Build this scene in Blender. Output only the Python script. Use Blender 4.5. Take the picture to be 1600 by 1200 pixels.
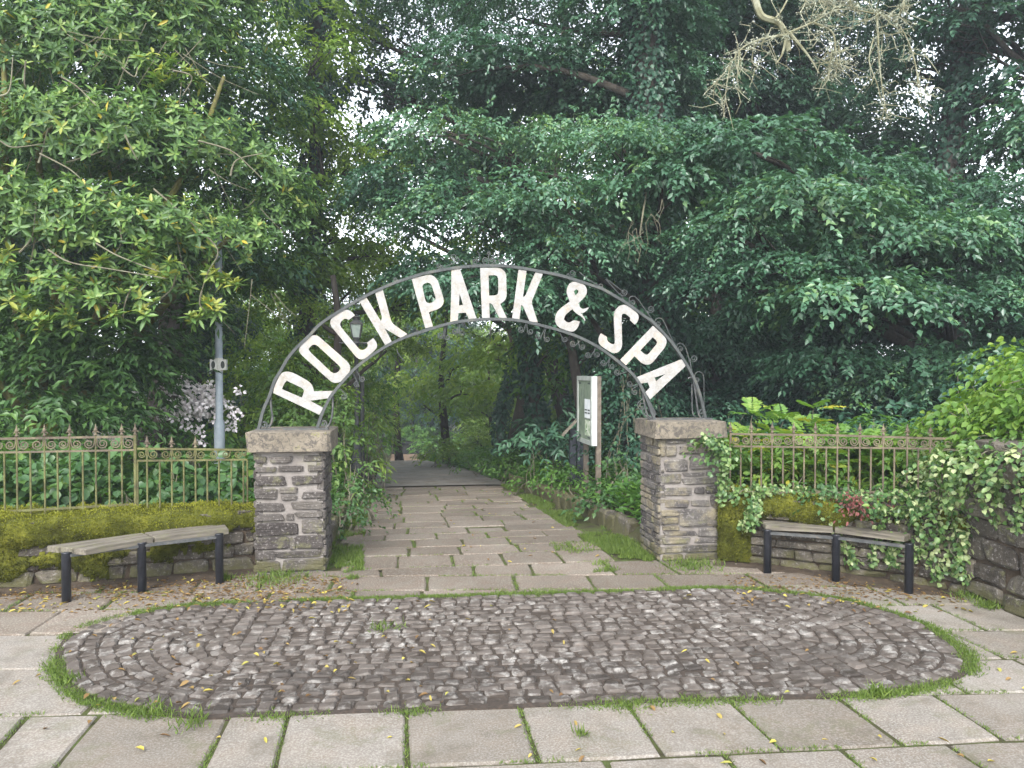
import bpy, math, random
import numpy as np
from mathutils import Vector, Matrix
from mathutils.geometry import tessellate_polygon

for o in list(bpy.data.objects): bpy.data.objects.remove(o)
SC = bpy.context.scene
COL = SC.collection
rng = np.random.default_rng(7)
random.seed(7)

# ------------------------------------------------------------------ camera
F_PX, HOR, CAMH = 1200.0, 580.0, 1.7
PHI = math.atan(165/1200.0)
PIT = math.atan((600-HOR)/F_PX)
cam = bpy.data.cameras.new('camera'); camo = bpy.data.objects.new('camera', cam); COL.objects.link(camo)
cam.sensor_width = 36; cam.lens = F_PX/1600*36; cam.clip_start = .05; cam.clip_end = 2000
camo.location = (0, 0, CAMH); camo.rotation_euler = (math.pi/2-PIT, 0, -PHI)
SC.camera = camo
# ------------------------------------------------------------------ sky, sun, exposure (bright overcast)
SUN_EL, SUN_AZ = math.radians(42), math.radians(200)      # azimuth clockwise from +Y: behind the camera, a little left
w = bpy.data.worlds.new('World'); SC.world = w; w.use_nodes = True
nt = w.node_tree; bg = nt.nodes['Background']
sky = nt.nodes.new('ShaderNodeTexSky'); sky.sky_type = 'NISHITA'; sky.sun_disc = False
sky.sun_elevation = SUN_EL; sky.sun_rotation = SUN_AZ; sky.air_density = 1.0; sky.dust_density = 1.0; sky.ozone_density = 1.0
hs = nt.nodes.new('ShaderNodeHueSaturation'); hs.inputs['Saturation'].default_value = .28
nt.links.new(sky.outputs[0], hs.inputs['Color']); nt.links.new(hs.outputs[0], bg.inputs[0])
bg.inputs[1].default_value = .15
sl = bpy.data.lights.new('sun', 'SUN'); sl.energy = 1.1; sl.angle = math.radians(22); sl.color = (1, .96, .9)
so = bpy.data.objects.new('sun', sl); COL.objects.link(so)
sd = Vector((math.sin(SUN_AZ)*math.cos(SUN_EL), math.cos(SUN_AZ)*math.cos(SUN_EL), math.sin(SUN_EL)))
so.rotation_euler = sd.to_track_quat('Z', 'Y').to_euler(); so.location = (0, -5, 20)
cy = SC.cycles; cy.max_bounces = 6; cy.diffuse_bounces = 3; cy.glossy_bounces = 2; cy.transmission_bounces = 4; cy.volume_bounces = 0; cy.transparent_max_bounces = 4
SC.view_settings.view_transform = 'Standard'; SC.view_settings.look = 'None'
SC.view_settings.exposure = 2.1; SC.view_settings.gamma = 1

# ------------------------------------------------------------------ pixel -> place helpers
Fv = np.array([math.sin(PHI), math.cos(PHI), 0]); Rv = np.array([math.cos(PHI), -math.sin(PHI), 0]); Zv = np.array([0, 0, 1.])
FP = Fv*math.cos(PIT)-Zv*math.sin(PIT); UP = Fv*math.sin(PIT)+Zv*math.cos(PIT)
C0 = np.array([0, 0, CAMH])
def ray(px, py): return FP+(px-800)/F_PX*Rv+(600-py)/F_PX*UP
def G(px, py, z=0.):
    d = ray(px, py); return C0+d*((z-CAMH)/d[2])
def AtD(px, py, d): return C0+ray(px, py)*d
def AtY(px, py, Y):
    r = ray(px, py); return C0+r*(Y/r[1])

# ------------------------------------------------------------------ mesh helpers
def link(o, parent=None):
    COL.objects.link(o)
    if parent is not None: o.parent = parent
    return o
def mesh_np(name, V, T, tint=None, smooth=False):
    V = np.asarray(V, np.float32); T = np.asarray(T, np.int32)
    me = bpy.data.meshes.new(name); k = T.shape[1]
    me.vertices.add(len(V)); me.vertices.foreach_set('co', V.ravel())
    me.loops.add(T.size); me.loops.foreach_set('vertex_index', T.ravel())
    me.polygons.add(len(T)); me.polygons.foreach_set('loop_start', np.arange(0, T.size, k, dtype=np.int32))
    if tint is not None:
        a = me.attributes.new('tint', 'FLOAT', 'POINT'); a.data.foreach_set('value', np.asarray(tint, np.float32))
    me.update(calc_edges=True)
    if smooth: me.polygons.foreach_set('use_smooth', np.ones(len(T), bool))
    return me
def obj(name, me, mat, parent=None):
    o = bpy.data.objects.new(name, me)
    if mat is not None and not me.materials: me.materials.append(mat)
    return link(o, parent)
def pyobj(name, V, Fc, mat, parent=None, smooth=False):
    me = bpy.data.meshes.new(name); me.from_pydata([tuple(map(float, v)) for v in V], [], Fc); me.update()
    if smooth: me.polygons.foreach_set('use_smooth', np.ones(len(me.polygons), bool))
    return obj(name, me, mat, parent)
def empty(name, loc=(0, 0, 0)):
    o = bpy.data.objects.new(name, None); o.location = loc; o.empty_display_size = .1; return link(o)
def tag(o, label=None, cat=None, group=None, kind=None):
    if label: o['label'] = label
    if cat: o['category'] = cat
    if group: o['group'] = group
    if kind: o['kind'] = kind
    return o
class MB:
    def __init__(s): s.v = []; s.f = []
    def add(s, V, Fc):
        b = len(s.v); s.v += [tuple(map(float, v)) for v in V]; s.f += [tuple(i+b for i in f) for f in Fc]
    def box(s, lo, hi):
        x0, y0, z0 = lo; x1, y1, z1 = hi
        s.add([(x0,y0,z0),(x1,y0,z0),(x1,y1,z0),(x0,y1,z0),(x0,y0,z1),(x1,y0,z1),(x1,y1,z1),(x0,y1,z1)],
              [(0,3,2,1),(4,5,6,7),(0,1,5,4),(1,2,6,5),(2,3,7,6),(3,0,4,7)])
    def tube(s, pts, rad, n=6, flat=None):
        pts = [np.asarray(p, float) for p in pts]; m = len(pts)
        rad = [rad]*m if np.isscalar(rad) else list(rad)
        V = []; up = np.array([.13, .98, .11]); prev = None
        for i in range(m):
            t = pts[min(i+1, m-1)]-pts[max(i-1, 0)]; t /= (np.linalg.norm(t)+1e-9)
            a = np.cross(t, up) if prev is None else prev-t*np.dot(prev, t)
            if np.linalg.norm(a) < 1e-4: a = np.cross(t, [1, 0, 0])
            a /= np.linalg.norm(a); b = np.cross(t, a); prev = a
            for k in range(n):
                an = 2*math.pi*(k+.5)/n
                V.append(pts[i]+rad[i]*(math.cos(an)*a+math.sin(an)*b))
        Fc = [(i*n+k, i*n+(k+1) % n, (i+1)*n+(k+1) % n, (i+1)*n+k) for i in range(m-1) for k in range(n)]
        Fc += [tuple(range(n))[::-1], tuple((m-1)*n+k for k in range(n))]
        s.add(V, Fc)
    def bar(s, pts, hw, hd, nrm):            # flat bar: half width hw in the plane, half depth hd along nrm
        pts = [np.asarray(p, float) for p in pts]; m = len(pts); nrm = np.asarray(nrm, float); V = []
        for i in range(m):
            t = pts[min(i+1, m-1)]-pts[max(i-1, 0)]; a = np.cross(t, nrm); a /= np.linalg.norm(a)
            for sa, sb in ((1,1),(-1,1),(-1,-1),(1,-1)): V.append(pts[i]+sa*hw*a+sb*hd*nrm)
        Fc = [(i*4+k, i*4+(k+1) % 4, (i+1)*4+(k+1) % 4, (i+1)*4+k) for i in range(m-1) for k in range(4)]
        Fc += [(3,2,1,0), tuple((m-1)*4+k for k in range(4))]
        s.add(V, Fc)
    def lathe(s, prof, c=(0,0,0), n=10):
        V = [(c[0]+r*math.cos(2*math.pi*k/n), c[1]+r*math.sin(2*math.pi*k/n), c[2]+z) for r, z in prof for k in range(n)]; m = len(prof)
        Fc = [(i*n+k, i*n+(k+1) % n, (i+1)*n+(k+1) % n, (i+1)*n+k) for i in range(m-1) for k in range(n)]
        Fc += [tuple(range(n))[::-1], tuple((m-1)*n+k for k in range(n))]
        s.add(V, Fc)
    def build(s, name, mat, parent=None, smooth=False): return pyobj(name, s.v, s.f, mat, parent, smooth)
def spline(pts, n=8):
    P = np.asarray(pts, float); out = []
    for i in range(len(P)-1):
        p0, p1, p2, p3 = P[max(i-1, 0)], P[i], P[i+1], P[min(i+2, len(P)-1)]
        for t in np.linspace(0, 1, n, endpoint=False):
            out.append(.5*((2*p1)+(-p0+p2)*t+(2*p0-5*p1+4*p2-p3)*t*t+(-p0+3*p1-3*p2+p3)*t**3))
    out.append(P[-1]); return out
def vnoise(P, f=1., seed=0):                 # cheap smooth noise -1..1
    P = np.asarray(P)*f; r = np.random.default_rng(seed); s = np.zeros(len(P))
    for k in range(6):
        a = r.normal(size=3)*(1+.5*k); s += np.sin(P@a+r.uniform(0, 6.28))/(1+.4*k)
    return s/3.0
CH_F = None
def chamfer_box(c=.12, jit=.04, seed=0):     # unit box -.5.. .5 with chamfered, slightly uneven edges: 24 verts, 44 tris
    r = np.random.default_rng(seed); V = []; idx = {}
    for sx in (-1, 1):
        for sy in (-1, 1):
            for sz in (-1, 1):
                k = r.normal(size=3)*jit
                for ax in range(3):
                    p = np.array([sx, sy, sz])*.5
                    for a in range(3):
                        if a != ax: p[a] *= (1-2*c)
                    idx[(sx, sy, sz, ax)] = len(V); V.append(p+k+r.normal(size=3)*jit*.4)
    Fc = []
    def face(ax, s):
        o = [a for a in range(3) if a != ax]; out = []
        for u, v in ((-1,-1),(1,-1),(1,1),(-1,1)):
            k = [0,0,0]; k[ax] = s; k[o[0]] = u; k[o[1]] = v; out.append(idx[(k[0],k[1],k[2],ax)])
        Fc.append(tuple(out))
    for ax in range(3):
        face(ax, 1); face(ax, -1)
    for a in range(3):
        for b in range(a+1, 3):
            c_ = 3-a-b
            for sa in (-1, 1):
                for sb in (-1, 1):
                    q = []
                    for axx, sc in ((a,-1),(a,1),(b,1),(b,-1)):
                        k = [0,0,0]; k[a] = sa; k[b] = sb; k[c_] = sc; q.append(idx[(k[0],k[1],k[2],axx)])
                    Fc.append(tuple(q))
    for sx in (-1, 1):
        for sy in (-1, 1):
            for sz in (-1, 1): Fc.append(tuple(idx[(sx,sy,sz,a)] for a in range(3)))
    V = np.array(V); out = []
    for f in Fc:
        p = V[list(f)]; n = np.cross(p[1]-p[0], p[2]-p[0]); out.append(f if np.dot(n, p.mean(0)) > 0 else f[::-1])
    return V, out

# ------------------------------------------------------------------ materials
MATS = {}
class NB:
    def __init__(s, name):
        s.m = bpy.data.materials.new(name); s.m.use_nodes = True; s.t = s.m.node_tree; s.p = s.t.nodes['Principled BSDF']; MATS[name] = s.m
        s.geo = s.n('ShaderNodeNewGeometry')
    def n(s, k, **kw):
        x = s.t.nodes.new(k)
        for a, b in kw.items(): setattr(x, a, b)
        return x
    def l(s, a, b): s.t.links.new(a, b)
    def noise(s, scale, detail=5, rough=.6, vec=None, dist=0):
        x = s.n('ShaderNodeTexNoise'); x.inputs['Scale'].default_value = scale; x.inputs['Detail'].default_value = detail
        x.inputs['Roughness'].default_value = rough; x.inputs['Distortion'].default_value = dist
        s.l(vec or s.geo.outputs['Position'], x.inputs['Vector']); return x.outputs[0]
    def ramp(s, fac, stops):
        x = s.n('ShaderNodeValToRGB'); e = x.color_ramp.elements
        while len(e) > len(stops): e.remove(e[-1])
        while len(e) < len(stops): e.new(.5)
        for i, (p, c) in enumerate(stops):
            e[i].position = p; e[i].color = (c, c, c, 1) if np.isscalar(c) else (*c, 1)
        s.l(fac, x.inputs[0]); return x.outputs[0]
    def mix(s, fac, a, b, mode='MIX'):
        x = s.n('ShaderNodeMix', data_type='RGBA', blend_type=mode)
        for v, i in ((fac, 0), (a, 6), (b, 7)):
            if hasattr(v, 'is_linked'): s.l(v, x.inputs[i])
            elif i == 0: x.inputs[0].default_value = v
            else: x.inputs[i].default_value = (*v, 1) if not np.isscalar(v) else (v, v, v, 1)
        return x.outputs[2]
    def math(s, op, a, b):
        x = s.n('ShaderNodeMath', operation=op)
        for i, v in enumerate((a, b)):
            if hasattr(v, 'is_linked'): s.l(v, x.inputs[i])
            else: x.inputs[i].default_value = v
        return x.outputs[0]
    def rnd(s): return s.n('ShaderNodeObjectInfo').outputs['Random']
    def fin(s, col, rough=.85, bump=None, bstr=.3, bdist=.01, spec=.3, metal=0):
        if hasattr(col, 'is_linked'): s.l(col, s.p.inputs['Base Color'])
        else: s.p.inputs['Base Color'].default_value = (*col, 1)
        if hasattr(rough, 'is_linked'): s.l(rough, s.p.inputs['Roughness'])
        else: s.p.inputs['Roughness'].default_value = rough
        s.p.inputs['Specular IOR Level'].default_value = spec; s.p.inputs['Metallic'].default_value = metal
        if bump is not None:
            b = s.n('ShaderNodeBump'); b.inputs['Strength'].default_value = bstr; b.inputs['Distance'].default_value = bdist
            s.l(bump, b.inputs['Height']); s.l(b.outputs[0], s.p.inputs['Normal'])
        return s.m
def leafmat(name, stops, rough=.45, tr=.3, spec=.4, trc=None):
    b = NB(name); a = b.n('ShaderNodeAttribute', attribute_name='tint')
    c = b.ramp(a.outputs['Fac'], stops)
    c = b.mix(b.math('MULTIPLY', b.ramp(b.noise(.9, 2), [(.35, 0.), (.7, 1.)]), .25), c, b.mix(1., c, (.62, .7, .6), 'MULTIPLY'))
    b.fin(c, rough, spec=spec)
    t = b.n('ShaderNodeBsdfTranslucent'); b.l(b.mix(1., c, trc or (1.3, 1.35, .6), 'MULTIPLY'), t.inputs['Color'])
    mx = b.n('ShaderNodeMixShader'); mx.inputs[0].default_value = tr
    b.l(b.p.outputs[0], mx.inputs[1]); b.l(t.outputs[0], mx.inputs[2])
    b.l(mx.outputs[0], b.t.nodes['Material Output'].inputs['Surface']); return b.m

def build_mats():
    # paving slab
    b = NB('slab'); n1 = b.noise(1.1, 6); n2 = b.noise(95, 3, .7); n3 = b.noise(5, 6, .65)
    c = b.ramp(n1, [(.3, (.132, .116, .096)), (.55, (.19, .171, .147)), (.75, (.24, .222, .196))])
    c = b.mix(b.ramp(n3, [(.42, 0.), (.68, .75)]), c, (.2, .165, .13))
    c = b.mix(b.math('MULTIPLY', b.ramp(n2, [(.45, 0.), (.62, 1.)]), .5), c, (.38, .36, .33))
    c = b.mix(b.math('MULTIPLY', b.ramp(b.noise(160, 2), [(.6, 0.), (.68, 1.)]), .5), c, (.13, .11, .09))
    r = b.rnd(); c = b.mix(1., c, b.ramp(r, [(0, (.82, .8, .77)), (1, (1.1, 1.1, 1.1))]), 'MULTIPLY')
    c = b.mix(b.ramp(b.noise(2.3, 5, .7), [(.52, 0.), (.68, .6)]), c, (.1, .086, .064))
    c = b.mix(b.math('MULTIPLY', b.ramp(b.noise(3.7, 5, .7, dist=.5), [(.55, 0.), (.63, 1.)]), .3), c, (.1, .105, .05))
    b.fin(c, .86, b.noise(60, 5, .7), .5, .006)
    b = NB('path_slab'); n1 = b.noise(1.3, 6); n3 = b.noise(7, 6, .7)
    c = b.ramp(n1, [(.3, (.112, .096, .077)), (.55, (.165, .146, .12)), (.75, (.215, .194, .165))])
    c = b.mix(b.ramp(n3, [(.4, 0.), (.7, .8)]), c, (.15, .11, .085))
    c = b.mix(b.math('MULTIPLY', b.ramp(b.noise(80, 3), [(.5, 0.), (.66, 1.)]), .45), c, (.46, .42, .37))
    c = b.mix(1., c, b.ramp(b.rnd(), [(0, (.75, .73, .7)), (1, (1.12, 1.1, 1.08))]), 'MULTIPLY')
    b.fin(c, .85, b.noise(50, 5, .7), .5, .006)
    # cobble
    b = NB('cobble'); n1 = b.noise(6, 5); sp = b.noise(55, 5, .7)
    c = b.ramp(n1, [(.3, (.042, .034, .028)), (.5, (.068, .057, .049)), (.66, (.1, .087, .077)), (.8, (.1, .062, .045))])
    c = b.mix(1., c, b.ramp(b.rnd(), [(0, (.7, .68, .66)), (1, (1.35, 1.33, 1.3))]), 'MULTIPLY')
    wmask = b.math('MULTIPLY', b.ramp(b.noise(11, 5, .7), [(.5, 0.), (.62, 1.)]), b.ramp(b.noise(1.3, 3), [(.4, .25), (.6, 1.)]))
    wmask = b.math('MULTIPLY', wmask, b.ramp(sp, [(.35, .2), (.55, 1.)]))
    c = b.mix(b.math('MULTIPLY', wmask, .85), c, (.34, .325, .3))
    b.fin(c, b.ramp(n1, [(.3, .5), (.7, .8)]), sp, .7, .01, spec=.4)
    b = NB('soil'); n = b.noise(9, 6, .7)
    c = b.ramp(n, [(.3, (.035, .026, .018)), (.55, (.075, .055, .038)), (.75, (.12, .09, .06))])
    b.fin(c, .95, b.noise(70, 4, .7), .8, .02)
    b = NB('joint'); n = b.noise(5, 6, .7)
    c = b.ramp(n, [(.35, (.05, .042, .026)), (.5, (.07, .075, .025)), (.65, (.085, .12, .03))])
    b.fin(c, .95, b.noise(120, 4, .7), .8, .02)
    b = NB('cobble_bed'); n = b.noise(40, 5, .7)
    c = b.ramp(n, [(.3, (.03, .024, .019)), (.55, (.055, .043, .034)), (.75, (.1, .068, .048))])
    b.fin(c, .95, n, .6, .01)
    b = NB('ground'); n = b.noise(.7, 6, .65)
    c = b.ramp(n, [(.3, (.04, .03, .02)), (.5, (.06, .055, .025)), (.65, (.045, .075, .02))])
    b.fin(c, .95, b.noise(25, 5, .7), .8, .04)
    b = NB('tarmac'); n = b.noise(1.6, 6, .7)
    c = b.ramp(n, [(.35, (.15, .14, .13)), (.55, (.21, .195, .175)), (.7, (.27, .23, .185))])
    c = b.mix(b.math('MULTIPLY', b.ramp(b.noise(3.5, 5, .75), [(.5, 0.), (.6, 1.)]), .6), c, (.13, .095, .065))
    c = b.mix(b.math('MULTIPLY', b.ramp(b.noise(45, 3), [(.5, 0.), (.65, 1.)]), .4), c, (.33, .3, .26))
    b.fin(c, .88, b.noise(90, 3), .4, .006)
    b = NB('leaf_litter'); n = b.noise(4, 6, .7)
    b.fin(b.ramp(n, [(.35, (.13, .085, .055)), (.6, (.22, .155, .11))]), .95)
    # pillar stones
    for nm, st in (('stone_left', [(.25, (.055, .048, .044)), (.5, (.092, .083, .076)), (.7, (.14, .126, .115))]),
                   ('stone_right', [(.25, (.055, .05, .049)), (.5, (.1, .093, .09)), (.72, (.18, .168, .148))]),
                   ('stone_wall', [(.25, (.045, .04, .034)), (.5, (.088, .078, .064)), (.72, (.155, .138, .11))])):
        b = NB(nm); n = b.noise(7, 6, .65); f = b.noise(45, 6, .75)
        c = b.ramp(n, st)
        c = b.mix(1., c, b.ramp(b.rnd(), [(0, (.5, .47, .47)), (.45, (.85, .83, .82)), (1, (1.25, 1.23, 1.17))]), 'MULTIPLY')
        c = b.mix(b.math('MULTIPLY', b.ramp(f, [(.54, 0.), (.66, 1.)]), .5), c, (.45, .42, .4))
        c = b.mix(b.math('MULTIPLY', b.ramp(b.noise(5, 5, .7), [(.56, 0.), (.66, 1.)]), .5), c, (.2, .2, .09))
        if nm == 'stone_right': c = b.mix(b.math('MULTIPLY', b.ramp(b.noise(3.2, 5, .7), [(.5, 0.), (.62, 1.)]), .45), c, (.33, .28, .17))
        sz = b.n('ShaderNodeSeparateXYZ'); b.l(b.geo.outputs['Position'], sz.inputs[0])
        ft = b.math('ADD', b.math('MULTIPLY', sz.outputs[2], -2.2), b.math('ADD', b.math('MULTIPLY', b.noise(6, 5, .7), 1.6), -.25))
        c = b.mix(b.math('MULTIPLY', b.ramp(ft, [(.25, 0.), (.5, 1.)]), .8), c, (.09, .085, .035))
        st_ = b.n('ShaderNodeMapping'); st_.inputs['Scale'].default_value = (6, 6, 70); b.l(b.geo.outputs['Position'], st_.inputs['Vector'])
        b.fin(c, .88, b.math('ADD', f, b.noise(1., 4, .6, st_.outputs[0])), .9, .014)
    b = NB('mortar'); f = b.noise(60, 5, .7)
    c = b.ramp(b.noise(5, 6, .7), [(.3, (.16, .142, .128)), (.6, (.26, .236, .218)), (.8, (.32, .297, .275))])
    c = b.mix(b.ramp(b.noise(3, 5), [(.55, 0.), (.7, .6)]), c, (.2, .19, .12))
    b.fin(c, .95, f, .8, .012)
    b = NB('cap_stone'); f = b.noise(38, 6, .75)
    c = b.ramp(b.noise(4, 6, .7), [(.3, (.12, .102, .078)), (.55, (.2, .172, .132)), (.75, (.26, .22, .172))])
    c = b.mix(b.math('MULTIPLY', b.ramp(b.noise(24, 6, .75, dist=.8), [(.46, 0.), (.58, 1.)]), .8), c, (.06, .054, .05))
    c = b.mix(b.math('MULTIPLY', b.ramp(b.noise(8, 5, .7), [(.6, 0.), (.68, 1.)]), .7), c, (.24, .24, .07))
    b.fin(c, .9, f, .8, .01)
    b = NB('moss'); f = b.noise(30, 6, .7)
    c = b.ramp(b.noise(6, 6, .7), [(.3, (.035, .035, .01)), (.5, (.085, .092, .016)), (.7, (.17, .17, .025))])
    b.fin(c, .95, f, 1., .03, spec=.1)
    b = NB('iron'); n = b.noise(14, 5, .7)
    c = b.ramp(n, [(.35, (.035, .037, .038)), (.55, (.07, .072, .072)), (.66, (.11, .1, .085)), (.75, (.1, .055, .03))])
    b.fin(c, .55, n, .2, .003, spec=.45)
    b = NB('arch_iron'); n = b.noise(9, 5, .7)
    c = b.ramp(n, [(.35, (.035, .04, .04)), (.55, (.06, .066, .065)), (.7, (.095, .095, .075)), (.8, (.085, .09, .035))])
    b.fin(c, .6, n, .2, .003, spec=.4)
    b = NB('fence_moss'); n = b.noise(10, 5, .7)
    c = b.ramp(n, [(.3, (.05, .045, .032)), (.47, (.1, .095, .04)), (.62, (.15, .155, .06)), (.75, (.08, .06, .04))])
    b.fin(c, .85, n, .4, .004)
    b = NB('fence_brown'); n = b.noise(10, 5, .7)
    c = b.ramp(n, [(.3, (.07, .055, .045)), (.5, (.13, .105, .075)), (.66, (.19, .165, .1)), (.78, (.13, .08, .055))])
    b.fin(c, .85, n, .4, .004)
    b = NB('letter_white'); n = b.noise(12, 6, .75)
    c = b.ramp(n, [(.32, (.25, .22, .18)), (.45, (.275, .264, .246)), (.62, (.33, .326, .322))])
    c = b.mix(b.math('MULTIPLY', b.ramp(b.noise(60, 4, .7), [(.5, 0.), (.62, 1.)]), .35), c, (.47, .44, .4))
    sx = b.n('ShaderNodeSeparateXYZ'); b.l(b.geo.outputs['Position'], sx.inputs[0])
    c = b.mix(b.math('MULTIPLY', b.ramp(b.noise(4, 5, .7), [(.52, 0.), (.66, 1.)]), .4), c, (.5, .4, .28))
    b.fin(c, .6, n, .15, .003)
    b = NB('weathered_wood'); mp = b.n('ShaderNodeMapping'); mp.inputs['Scale'].default_value = (3, 45, 45)
    tc = b.n('ShaderNodeTexCoord'); b.l(tc.outputs['Object'], mp.inputs['Vector'])
    n = b.noise(1., 6, .65, mp.outputs[0]); c = b.ramp(n, [(.3, (.06, .052, .042)), (.5, (.13, .115, .092)), (.7, (.21, .188, .152))])
    c = b.mix(b.math('MULTIPLY', b.ramp(b.noise(9, 5, .7), [(.5, 0.), (.65, 1.)]), .5), c, (.14, .14, .07))
    b.fin(c, .85, n, .6, .004)
    b = NB('black_paint'); n = b.noise(9, 5, .7)
    b.fin(b.ramp(n, [(.4, (.014, .016, .022)), (.62, (.03, .033, .042)), (.75, (.1, .095, .085))]), .38, n, .1, .002, spec=.5)
    b = NB('grey_paint'); n = b.noise(6, 5, .7)
    b.fin(b.ramp(n, [(.35, (.2, .235, .26)), (.65, (.3, .335, .36)), (.78, (.24, .26, .22))]), .45, n, .05, .002)
    b = NB('pale_plastic'); b.fin(b.ramp(b.noise(20, 4), [(.4, (.45, .44, .4)), (.7, (.6, .58, .54))]), .5)
    b = NB('dark_plastic'); b.fin((.02, .025, .02), .35)
    b = NB('post_brown'); n = b.noise(12, 5, .7); b.fin(b.ramp(n, [(.35, (.08, .065, .05)), (.65, (.17, .14, .11))]), .8, n, .3, .004)
    b = NB('board_frame'); b.fin(b.ramp(b.noise(10, 4), [(.4, (.28, .3, .28)), (.7, (.4, .42, .4))]), .4)
    b = NB('board_edge'); b.fin(b.ramp(b.noise(10, 4), [(.4, (.42, .43, .43)), (.7, (.52, .53, .53))]), .4)
    b = NB('board_panel'); n = b.noise(5, 4); b.fin(b.ramp(n, [(.35, (.1, .14, .1)), (.65, (.22, .26, .2))]), .4)
    b = NB('paper'); b.fin(b.ramp(b.noise(14, 3), [(.4, (.62, .65, .68)), (.7, (.75, .77, .78))]), .6)
    b = NB('map_print'); b.fin(b.ramp(b.noise(16, 4), [(.35, (.12, .25, .1)), (.5, (.45, .5, .38)), (.65, (.6, .62, .55))]), .6)
    b = NB('ink'); b.fin((.06, .07, .07), .6)
    b = NB('lantern_glass'); b.fin(b.ramp(b.noise(5, 3), [(.4, (.3, .36, .33)), (.7, (.42, .47, .43))]), .15, spec=.6)
    b = NB('bark_dark'); mp = b.n('ShaderNodeMapping'); mp.inputs['Scale'].default_value = (14, 14, 2.5); b.l(b.geo.outputs['Position'], mp.inputs['Vector'])
    n = b.noise(1., 6, .7, mp.outputs[0]); c = b.ramp(n, [(.3, (.022, .018, .014)), (.55, (.06, .05, .04)), (.75, (.1, .09, .065))])
    b.fin(c, .9, n, .9, .03)
    b = NB('bark_mossy'); n = b.noise(10, 6, .7)
    b.fin(b.ramp(n, [(.3, (.05, .042, .025)), (.5, (.1, .095, .03)), (.65, (.17, .17, .035)), (.78, (.12, .1, .07))]), .9, n, .7, .015)
    b = NB('twig'); n = b.noise(9, 5, .7)
    b.fin(b.ramp(n, [(.3, (.08, .07, .05)), (.5, (.15, .14, .095)), (.7, (.22, .215, .15))]), .85)
    b = NB('lichen_twig'); n = b.noise(7, 5, .7)
    b.fin(b.ramp(n, [(.3, (.13, .125, .06)), (.5, (.22, .215, .14)), (.7, (.34, .35, .26))]), .9)
    b = NB('lichen'); n = b.noise(18, 5, .7)
    b.fin(b.ramp(n, [(.3, (.24, .26, .19)), (.5, (.36, .385, .3)), (.7, (.46, .485, .4))]), .9)
    b = NB('far_wall'); b.fin(b.ramp(b.noise(3, 5), [(.4, (.02, .022, .022)), (.7, (.035, .034, .03))]), .9)
    b = NB('flower_white')
    b.fin(b.ramp(b.noise(9, 3), [(.4, (.78, .7, .71)), (.7, (.86, .82, .81))]), .6)
    # leaves (real leaf albedos)
    leafmat('lf_rhodo', [(0, (.035, .08, .026)), (.45, (.075, .152, .042)), (.75, (.15, .255, .062)), (.93, (.23, .3, .075)), (1, (.42, .34, .04))], .4, .26, .38)
    leafmat('lf_ash', [(0, (.036, .098, .058)), (.5, (.062, .152, .086)), (.85, (.1, .215, .12)), (1, (.15, .26, .1))], .4, .28, .85)
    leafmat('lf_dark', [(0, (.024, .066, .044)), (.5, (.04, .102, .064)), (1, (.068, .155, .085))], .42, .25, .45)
    leafmat('lf_mid', [(0, (.055, .13, .03)), (.5, (.095, .21, .042)), (1, (.16, .29, .055))], .43, .4, .45)
    leafmat('lf_bright', [(0, (.11, .19, .035)), (.5, (.17, .28, .045)), (1, (.28, .37, .06))], .43, .45, .45)
    leafmat('lf_pinnate', [(0, (.08, .17, .035)), (.55, (.14, .27, .055)), (.85, (.24, .34, .06)), (1, (.42, .4, .05))], .45, .42, .4)
    leafmat('lf_broad', [(0, (.035, .085, .03)), (.5, (.06, .135, .045)), (.9, (.1, .19, .05)), (1, (.17, .26, .05))], .4, .3, .45)
    leafmat('lf_ivy', [(0, (.05, .11, .04)), (.45, (.1, .19, .06)), (.75, (.2, .29, .1)), (1, (.4, .45, .24))], .36, .28, .5)
    leafmat('lf_hedge', [(0, (.08, .17, .03)), (.5, (.14, .255, .045)), (1, (.25, .36, .07))], .42, .42, .4)
    leafmat('lf_fern', [(0, (.07, .14, .04)), (.5, (.12, .21, .06)), (1, (.2, .29, .08))], .5, .4, .35)
    leafmat('lf_red', [(0, (.12, .05, .045)), (.6, (.2, .06, .055)), (1, (.3, .15, .11))], .5, .3, .4, (1.3, .6, .5))
    leafmat('grass', [(0, (.07, .115, .025)), (.6, (.13, .2, .04)), (1, (.22, .29, .07))], .5, .35, .3)
    leafmat('fallen', [(0, (.13, .07, .03)), (.35, (.25, .16, .06)), (.6, (.36, .29, .08)), (.85, (.46, .38, .08)), (1, (.24, .26, .07))], .6, .2, .3, (1.1, 1., .5))
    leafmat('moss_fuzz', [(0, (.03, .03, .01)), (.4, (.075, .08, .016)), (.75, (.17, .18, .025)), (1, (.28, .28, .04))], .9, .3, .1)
build_mats()
M = MATS

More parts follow.
